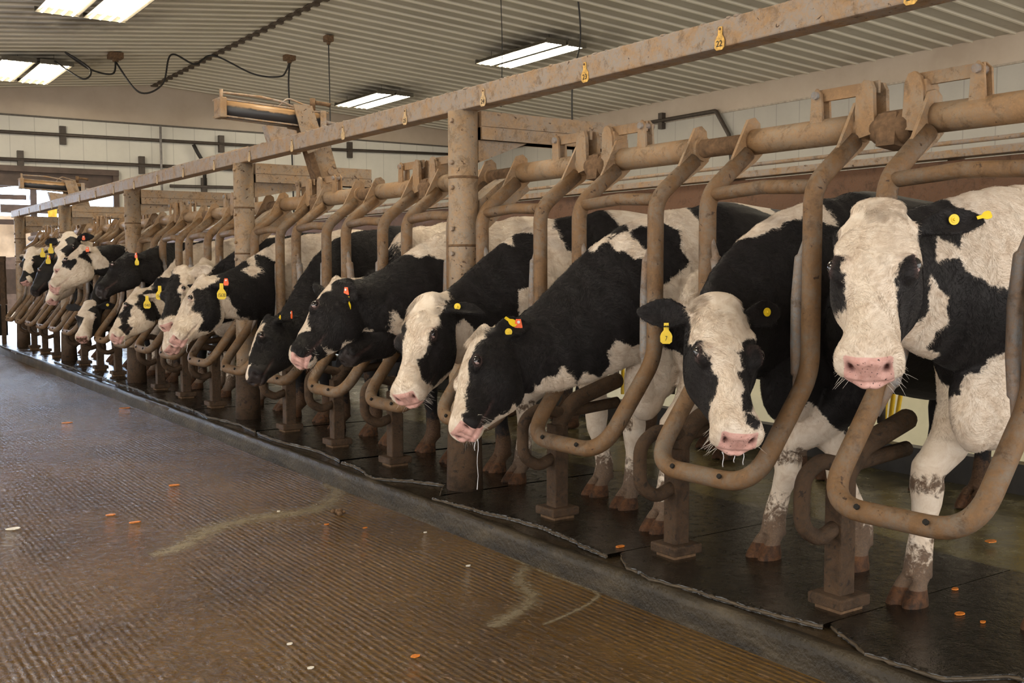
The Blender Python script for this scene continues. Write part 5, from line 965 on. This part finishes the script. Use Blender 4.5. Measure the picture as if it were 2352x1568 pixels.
# ear tags
DN = (0, 0, 1)
ear_tag(cA, oA, eA[0], .62, .0, 'button'); ear_tag(cA, oA, eA[0], .95, .01, 'flag', hang=(-.75, .5, -.25), sc=.5)
ear_tag(cB, oB, eB[0], .50, .0, 'button'); ear_tag(cB, oB, eB[1], .45, -.035, 'flag', '7', hang=DN, sc=.85)
ear_tag(cC, oC, eC[0], .30, .02, 'button'); ear_tag(cC, oC, eC[0], .62, .0, 'orange'); ear_tag(cC, oC, eC[0], .45, -.045, 'flag', hang=(-.6, .6, .55), sc=.7)
ear_tag(cD, oD, eD[0], .35, .0, 'button'); ear_tag(cD, oD, eD[1], .5, -.03, 'flag', hang=DN, sc=.8)
CT = (.5, .82, 0)
ear_tag(cE, oE, eE[0], .45, .0, 'orange', hang=DN); ear_tag(cE, oE, eE[0], .50, -.0, 'flag', hang=DN, sc=.9, turn=(.9, .1, 0), off=(0, -.01, -.03)); ear_tag(cE, oE, eE[1], .35, -.04, 'flag', hang=(-.3, .2, .8), sc=.8)
ear_tag(cF, oF, eF[0], .5, .02, 'button'); ear_tag(cF, oF, eF[0], .85, -.01, 'orange', hang=DN, sc=.8)
ear_tag(cG, oG, eG[0], .62, .0, 'flag', '15630', hang=DN, sc=1.3, turn=CT, off=(-.02, -.04, -.01)); ear_tag(cG, oG, eG[0], .80, .0, 'orange', hang=DN, turn=CT, off=(-.025, -.05, .012), sc=1.1)
ear_tag(cH, oH, eH[1], .45, -.02, 'flag', '15438', hang=DN, sc=1.3, turn=CT, off=(-.06, -.11, .0))
ear_tag(cI, oI, eI[0], .45, -.01, 'flag', '15465', hang=DN, sc=1.3, turn=CT, off=(-.045, -.10, -.03))
ear_tag(cL, oL, eL[0], .55, .0, 'flag', hang=DN, sc=.95, turn=(.8, .6, 0), off=(-.02, -.04, -.02)); ear_tag(cL, oL, eL[0], .5, .0, 'orange', hang=DN, turn=(.9, .4, 0), off=(-.02, -.05, .0))
ear_tag(cM, oM, eM[0], .6, .0, 'orange', hang=DN, turn=CT, off=(-.02, -.04, 0))
ear_tag(cN, oN, eN[1], .5, -.02, 'flag', hang=DN, sc=1.3, turn=CT, off=(-.02, -.03, 0)); ear_tag(cN, oN, eN[0], .5, .0, 'orange', hang=DN, turn=CT, off=(-.02, -.03, 0))
ear_tag(cK, oK, eK[0], .55, .0, 'button', turn=CT, off=(-.01, -.02, 0))
ear_tag(cP, oP, eP[0], .4, .0, 'orange', hang=DN, turn=CT, off=(-.02, -.03, 0)); ear_tag(cP, oP, eP[0], .5, -.03, 'flag', hang=DN, sc=1.3, turn=CT, off=(-.02, -.03, -.02))
ear_tag(cO, oO, eO[0], .5, -.02, 'flag', hang=DN, sc=1.4, turn=CT, off=(-.02, -.03, 0))

# ---------------------------------------------------------------- rubber mats
N = NT('mat_wet_rubber'); v = N.coord(); f1 = N.noise(v, 6, 6, .65, .5); f2 = N.noise(v, 70, 4, .65); f3 = N.noise(v, 22, 5, .7, .4)
c = N.ramp(f1, [(.35, (.008, .007, .006)), (.6, (.022, .018, .013)), (.8, (.07, .052, .03))])
c = N.mix(N.math('MULTIPLY', N.step(f2, .60, .75), .7), c, (.12, .09, .055)); c = N.mix(N.math('MULTIPLY', N.step(f3, .62, .72), .5), c, (.09, .06, .03))
N.col(c); N.rough(N.ramp(f3, [(.35, (.06,)*3), (.65, (.32,)*3)])); N.bump(N.math('ADD', f3, N.math('MULTIPLY', f2, .5)), .5, .005); M_MAT = N.m
M_MATE = simple('mat_frayed_edge', (.07, .05, .03), .6, 0, .4, 40, .5)
mats = [([(1.0, 2.56), (1.35, 2.60), (1.52, 2.68), (1.62, 2.50), (1.85, 2.475), (2.068, 2.60)], 'black rubber mat at the lower right corner, under the nearest cow'),
        ([(2.072, 2.57), (2.36, 2.505), (2.63, 2.485), (2.75, 2.46), (2.9, 2.49), (3.058, 2.60)], 'black rubber mat under the cow with the lowered head'),
        ([(3.062, 2.53), (3.3, 2.565), (3.54, 2.585), (3.8, 2.56), (4.06, 2.535), (4.332, 2.485)], 'black rubber mat with frayed front edge right of the nearest post'),
        ([(4.34, 2.54), (4.55, 2.70), (4.75, 2.60), (4.92, 2.47), (5.2, 2.52), (5.45, 2.54)], 'black rubber mat around the foot of the nearest post')]
y = 5.48
for i in range(6):
    mats.append(([(y, 2.55), (y+.4, 2.56+rng.uniform(-.03, .03)), (y+.9, 2.55+rng.uniform(-.03, .03)), (y+1.3, 2.55)], ['first', 'second', 'third', 'fourth', 'fifth', 'sixth'][i]+' wet rubber mat beyond the nearest post')); y += 1.33
for k, (pl, lb) in enumerate(mats):
    ys_ = np.arange(pl[0][0], pl[-1][0]+.001, .012 if k < 4 else .05); xs_ = np.interp(ys_, [p[0] for p in pl], [p[1] for p in pl])
    nz = np.cumsum(nrng.normal(0, .0022, len(ys_))); nz -= np.linspace(nz[0], nz[-1], len(nz)); xs_ = xs_+nz+nrng.uniform(-.0025, .0025, len(ys_))
    V = []; Fc = []; n = len(ys_)
    for (x, yy) in zip(xs_, ys_): V += [(x-.004, yy, .001), (x, yy, .015+nrng.uniform(-.002, .003)), (x+.02, yy, .017), (3.62+.03*math.sin(yy*5), yy, .016), (3.63+.03*math.sin(yy*5), yy, .001)]
    for i in range(n-1):
        for j in range(4): Fc.append([i*5+j, i*5+j+1, (i+1)*5+j+1, (i+1)*5+j])
    m = MB(); m.add(V, Fc, False); o = m.build('rubber_mat', M_MAT, None, off=(2.6, pl[0][0], 0), label=lb, cat='mat', group='rubber mats on the cow platform')
    m = MB(); m.tube([(xs_[i]-.002, ys_[i], .009) for i in range(0, n, 2)], [.0052+.002*math.sin(i*1.7)+nrng.uniform(-.0015, .0015) for i in range(0, n, 2)], 6)
    m.V = [(a-2.6, b_-pl[0][0], c_) for a, b_, c_ in m.V]; m.build('frayed_edge', M_MATE, o)

# ---------------------------------------------------------------- foam and scraps on the wet floor
N = NT('mat_foam'); N.m.surface_render_method = 'DITHERED' if hasattr(N.m, 'surface_render_method') else None
v = N.coord(); f = N.noise(v, 24, 6, .72, 1.2); f2 = N.noise(v, 4, 3, .5); ed = N.attr('edge')
al = N.math('MULTIPLY', N.step(N.math('ADD', N.math('MULTIPLY', ed, .55), N.math('MULTIPLY', N.math('SUBTRACT', f, .5), 1.5)), .05, .65), .6)
N.col((.36, .30, .20)); N.rough(.35); N.l(al, N.p.inputs['Alpha']); M_FOAM = N.m
def foam(pts, wid, label):
    V = []; Fc = []; A = []; n = len(pts); k = 9
    P_ = [Vector((p[0], p[1], 0)) for p in pts]
    for i, p in enumerate(P_):
        t = (P_[min(i+1, n-1)]-P_[max(i-1, 0)]).normalized(); s = Vector((-t.y, t.x, 0)); wd = wid[i] if isinstance(wid, list) else wid
        for j in range(k):
            q = (j/(k-1)-.5)*2; q_ = p+s*wd*q; V.append((q_.x, q_.y, ZA+.0012)); A.append((1-abs(q))*(1 if 0 < i < n-1 else .1))
    for i in range(n-1):
        for j in range(k-1): Fc.append([i*k+j, i*k+j+1, (i+1)*k+j+1, (i+1)*k+j])
    me = mesh_of('foam_streak', V, Fc, M_FOAM, False); at = me.attributes.new('edge', 'FLOAT', 'POINT'); at.data.foreach_set('value', A)
    o = bpy.data.objects.new('foam_streak', me); link(o); tagp(o, label, 'foam', None, 'stuff')
def dense(pts, m=6):
    P4 = [Vector((*p, 0)) for p in pts]; out = []
    for i in range(len(P4)-1):
        p0 = P4[max(i-1, 0)]; p1 = P4[i]; p2 = P4[i+1]; p3 = P4[min(i+2, len(P4)-1)]
        for k in range(m):
            t = k/m; q = .5*((2*p1)+(p2-p0)*t+(2*p0-5*p1+4*p2-p3)*t*t+(3*p1-p0-3*p2+p3)*t**3); out.append((q.x, q.y))
    out.append(tuple(P4[-1][:2])); return out
d = dense([(2.43, 5.45), (2.40, 5.2), (2.206, 4.94), (2.065, 4.86), (1.94, 4.87), (1.766, 4.86), (1.571, 4.78), (1.428, 4.62), (1.279, 4.50), (1.20, 4.48)])
foam(d, [.06+.09*math.sin(PI*i/(len(d)-1)) for i in range(len(d))], 'pale foamy water streak curving over the brown alley floor')
foam(dense([(2.44, 3.62), (2.425, 3.36), (2.43, 3.15), (2.43, 3.0), (2.35, 2.93), (2.2, 2.87), (2.05, 2.83)]), .018, 'thin foam line along the kerb near the lower centre')
foam(dense([(2.44, 3.45), (2.32, 3.35), (2.25, 3.22), (2.2, 3.1), (2.12, 3.02), (1.98, 2.95), (1.9, 2.9)]), .06, 'patchy whitish scum beside the kerb at the lower centre')
M_ORS = simple('mat_orange_scrap', (.70, .22, .03), .4, 0, .3, 80, .2); M_PAL = simple('mat_pale_scrap', (.75, .70, .60), .5, 0, .2, 80, .2)
sc_pts = [((1.752, 8.794), 0, .035), ((2.36, 9.445), 0, .045), ((1.72, 5.876), 0, .03), ((1.251, 5.339), 0, .02), ((1.307, 5.115), 0, .022), ((2.042, 4.549), 0, .012), ((2.161, 4.384), 0, .01), ((1.559, 2.819), 0, .014),
          ((.805, 5.312), 1, .03), ((1.277, 3.145), 1, .009), ((1.249, 2.916), 1, .009), ((1.958, 4.935), 1, .008), ((2.224, 3.576), 1, .010), ((2.35, 4.148), 1, .008),
          ((2.641, 3.115), 2, .019), ((3.215, 2.046), 2, .014), ((2.996, 1.886), 2, .017), ((2.982, 1.80), 2, .010), ((3.9, 2.33), 2, .025)]
sl = ['orange scrap far up the alley, left of the kerb', 'orange scrap on the alley beside the shiny kerb', 'orange scrap with pale streak in the middle of the alley', 'small orange scrap left of its twin on the alley', 'small orange scrap right of its twin on the alley',
      'tiny orange scrap below the foam streak', 'tiny yellowish scrap right of the foam streak', 'yellowish scrap at the bottom edge of the alley', 'pale stalk lying at the left edge of the alley', 'white fleck near the bottom of the alley', 'lowest white fleck on the alley floor',
      'white fleck at the foam streak', 'white fleck right of centre on the alley', 'white fleck close to the kerb', 'orange scrap on the black mat right of the nearest post', 'orange scrap on the mat behind the nearest hoof', 'larger orange scrap on the lower right mat', 'smallest orange scrap on the lower right mat', 'orange scrap on the mat at the right edge']
for (p, kd, s), lb in zip(sc_pts, sl):
    m = MB(); nn = 9; a0 = rng.uniform(0, 6); poly = [(s*math.cos(2*PI*i/nn+a0)*rng.uniform(.75, 1.1)*1.2, s*math.sin(2*PI*i/nn+a0)*rng.uniform(.5, .9)) for i in range(nn)]
    m.prism(poly, .004, (0, 0, .002), (1, 0, 0), (0, 1, 0), (0, 0, 1)); o = m.build('scrap', M_PAL if kd == 1 else M_ORS, None, label=lb, cat='scrap', group='scraps on the wet floor')
    o.location = (p[0], p[1], ZA+.001 if kd < 2 else .018)
m = MB()
for k in range(14): m.ball((rng.uniform(-.03, .03), rng.uniform(-.03, .03), .006+.4*rng.uniform(0, .02)), rng.uniform(.008, .016), 6, (1, 1, .8))
m.build('manure_clump', M_GUNK, None, label='small brown clump on the alley near the kerb, left of the nearest post', cat='clump').location = (2.19, 4.72, ZA)

# ---------------------------------------------------------------- pneumatic actuators on the beam
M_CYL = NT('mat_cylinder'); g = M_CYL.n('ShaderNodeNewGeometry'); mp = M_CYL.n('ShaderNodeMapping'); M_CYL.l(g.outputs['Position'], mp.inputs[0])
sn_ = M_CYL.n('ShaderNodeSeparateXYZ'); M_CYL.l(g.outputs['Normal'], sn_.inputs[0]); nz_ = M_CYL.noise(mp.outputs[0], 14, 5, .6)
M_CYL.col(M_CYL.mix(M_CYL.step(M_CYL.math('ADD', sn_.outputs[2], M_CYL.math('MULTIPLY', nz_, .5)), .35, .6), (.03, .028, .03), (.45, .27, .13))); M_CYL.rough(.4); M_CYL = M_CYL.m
def actuator():
    t = bpy.data.objects.new('air_cylinder', None); link(t)       # origin on the beam axis at beam top
    Z0 = .175; tl = -.035
    zc_ = lambda x: Z0+tl*(x+.03)/.37*.5
    MB().tube([(-.36, 0, zc_(-.36)), (.30, 0, zc_(.30))], .056, 24).build('barrel', M_CYL, t)
    for x0, nm in ((-.40, 'end_cap'), (.30, 'end_cap')):
        MB().box((x0, -.062, zc_(x0)-.065), (x0+.045, .062, zc_(x0)+.065), .004).build(nm, M_PIPE if x0 < 0 else M_RAIL, t)
    r_ = MB()
    for a, b_ in ((-.054, -.054), (-.054, .054), (.054, -.054), (.054, .054)): r_.tube([(-.41, a, zc_(-.4)+b_), (.36, a, zc_(.36)+b_)], .006, 6)
    r_.build('tie_rod', M_RAIL, t)
    MB().tube([(.34, 0, zc_(.34)), (.46, 0, zc_(.46)-.01)], .016, 10).build('piston_rod', M_BOW, t)
    b = MB(); b.prism([(.10, .25), (.235, .25), (.30, .06), (.33, -.02), (.20, -.075), (.17, .0)], .01, (0, -.068, 0), (1, 0, 0), (0, 0, 1), (0, 1, 0)); b.tube([(.165, -.074, .20), (.165, -.078, .20)], .012, 8)
    o = b.build('bracket', M_POST, t); MB().tube([(.165, -.0735, .20), (.165, -.0745, .20)], .012, 12).build('bolt_hole', M_DARK, o)
    MB().prism([(.10, .25), (.235, .25), (.26, -.02), (.12, -.02)], .01, (0, .068, 0), (1, 0, 0), (0, 0, 1), (0, 1, 0)).build('bracket', M_POST, t)
    MB().prism([(-.08, .10), (.13, .08), (.16, -.075), (-.03, -.075)], .09, (0, .0, 0), (1, 0, 0), (0, 0, 1), (0, 1, 0)).build('pedestal', M_RAIL, t)
    MB().tube(rounded([(-.37, 0, Z0+.07), (-.37, 0, Z0+.12), (-.1, 0, Z0+.115), (.06, -.01, Z0+.09), (.15, -.02, Z0+.05)], .05, 6), .008, 8).build('air_hose', M_RAIL, t)
    MB().tube(rounded([(.02, 0, Z0+.06), (.08, -.02, Z0+.12), (.2, 0, Z0+.09), (.27, 0, Z0+.08)], .05, 6), .006, 8).build('air_hose', M_RAIL, t)
    v_ = MB(); v_.tube([(.27, 0, Z0+.055), (.27, 0, Z0+.135)], .02, 8); v_.tube([(.29, 0, Z0+.11), (.37, 0, Z0+.105), (.40, 0, Z0+.10)], [.014, .014, .017], 8); 
    v_.build('valve', M_GUNK, t); MB().tube([(-.37, 0, Z0+.055), (-.37, 0, Z0+.14)], .013, 8).build('fitting', M_RAIL, t)
    l = MB(); l.prism([(.22, -.0), (.40, .02), (.50, -.33), (.42, -.40), (.34, -.38)], .014, (0, .02, 0), (1, 0, 0), (0, 0, 1), (0, 1, 0)); l.build('lever_plate', M_POST, t)
    MB().prism([(.19, -.0), (.23, 0), (.36, -.38), (.31, -.38)], .09, (0, -.005, 0), (1, 0, 0), (0, 0, 1), (0, 1, 0)).build('lever_rib', M_GUNK, t)
    MB().tube([(.40, -.0, -.18), (.40, .03, -.18)], .022, 12).build('pin', M_RAIL, t)
    return t
a1 = actuator(); a1.location = (BX, 6.82, BZ1); tagp(a1, 'large air cylinder mounted on the beam near the second post', 'air cylinder', 'air cylinders that swing the gates')
a2 = dup_tree(a1, (BX, 14.05, BZ1)); tagp(a2, 'distant air cylinder on the beam in front of the bright doorway', 'air cylinder', 'air cylinders that swing the gates')

# ---------------------------------------------------------------- around and beyond the doorway
g = empty('yard_gate', (2.05, 17.4, 0), 'brown barred gate standing left of the last post', 'gate')
m = MB()
for x in (-.9, -.45, .0, .28, .56): m.box((x-.03, -.03, 0), (x+.03, .03, 1.30))
for z in (.62, .95, 1.27): m.box((-.95, -.02, z-.03), (.62, .02, z+.04))
m.build('frame', M_FOOT, g); MB().box((-.95, .02, .62), (.62, .035, 1.27)).build('panel', M_FOOT, g); MB().box((-.95, .02, .12), (.62, .035, .58)).build('skirt', M_DARK, g)
M_TARP = simple('mat_tarp', (.72, .55, .40), .6, 0, .25, 3, .4)
V = []; Fc = []
for i in range(40):
    for j in range(8): V.append((i*.09, .05*math.sin(i*.9+j*.4)+.03*math.sin(j*2), j*.12+.02*math.sin(i*.7)))
for i in range(39):
    for j in range(7): Fc.append([i*8+j, (i+1)*8+j, (i+1)*8+j+1, i*8+j+1])
o = MB().add(V, Fc).build('tarp_curtain', M_TARP, None, label='tan tarp hanging in the daylight beyond the doorway', cat='tarp'); o.location = (.6, 23.5, 1.38)
for z, h_, lb in ((2.52, .10, 'upper dark rail outside the doorway'), (2.02, .10, 'dark rail crossing the tan tarp outside'), (.62, .5, 'low brown board fence outside the doorway')):
    MB().box((0, 0, 0), (3.2, .06, h_)).build('yard_rail', M_BROWN, None, label=lb, cat='rail').location = (.8, 23.3, z)
for x, lb in ((3.95, 'brown upright outside the doorway, left one'), (4.9, 'brown upright outside the doorway, right one')):
    MB().box((0, 0, -.13), (.12, .12, 3.4)).build('yard_post', M_BROWN, None, label=lb, cat='post').location = (x, 22.6, 0)
yr_ = MB().box((0, 0, 0), (2.4, .08, .16)).build('yard_rail', M_BROWN, None, label='brown crossbar with a yellow strap between the uprights outside', cat='rail'); yr_.location = (3.4, 22.55, 2.22)
MB().box((.85, -.02, -.30), (1.02, -.001, .12)).build('strap', simple('mat_yellow_strap', (.80, .45, .04), .5), yr_, label='yellow strap')
MB().prism([(0, 0), (2.2, .35), (2.2, .43), (0, .08)], .06, (0, 0, 0), (1, 0, 0), (0, 0, 1), (0, 1, 0)).build('yard_rail', M_BROWN, None, label='slanting brown brace outside the doorway', cat='rail').location = (2.2, 22.5, 2.50)
MB().box((XLW, 0, 0), (12, .1, 1.7)).build('yard_wall', M_BROWN, None, label='low brown wall far outside the doorway', cat='wall').location = (0, 34, -.13)
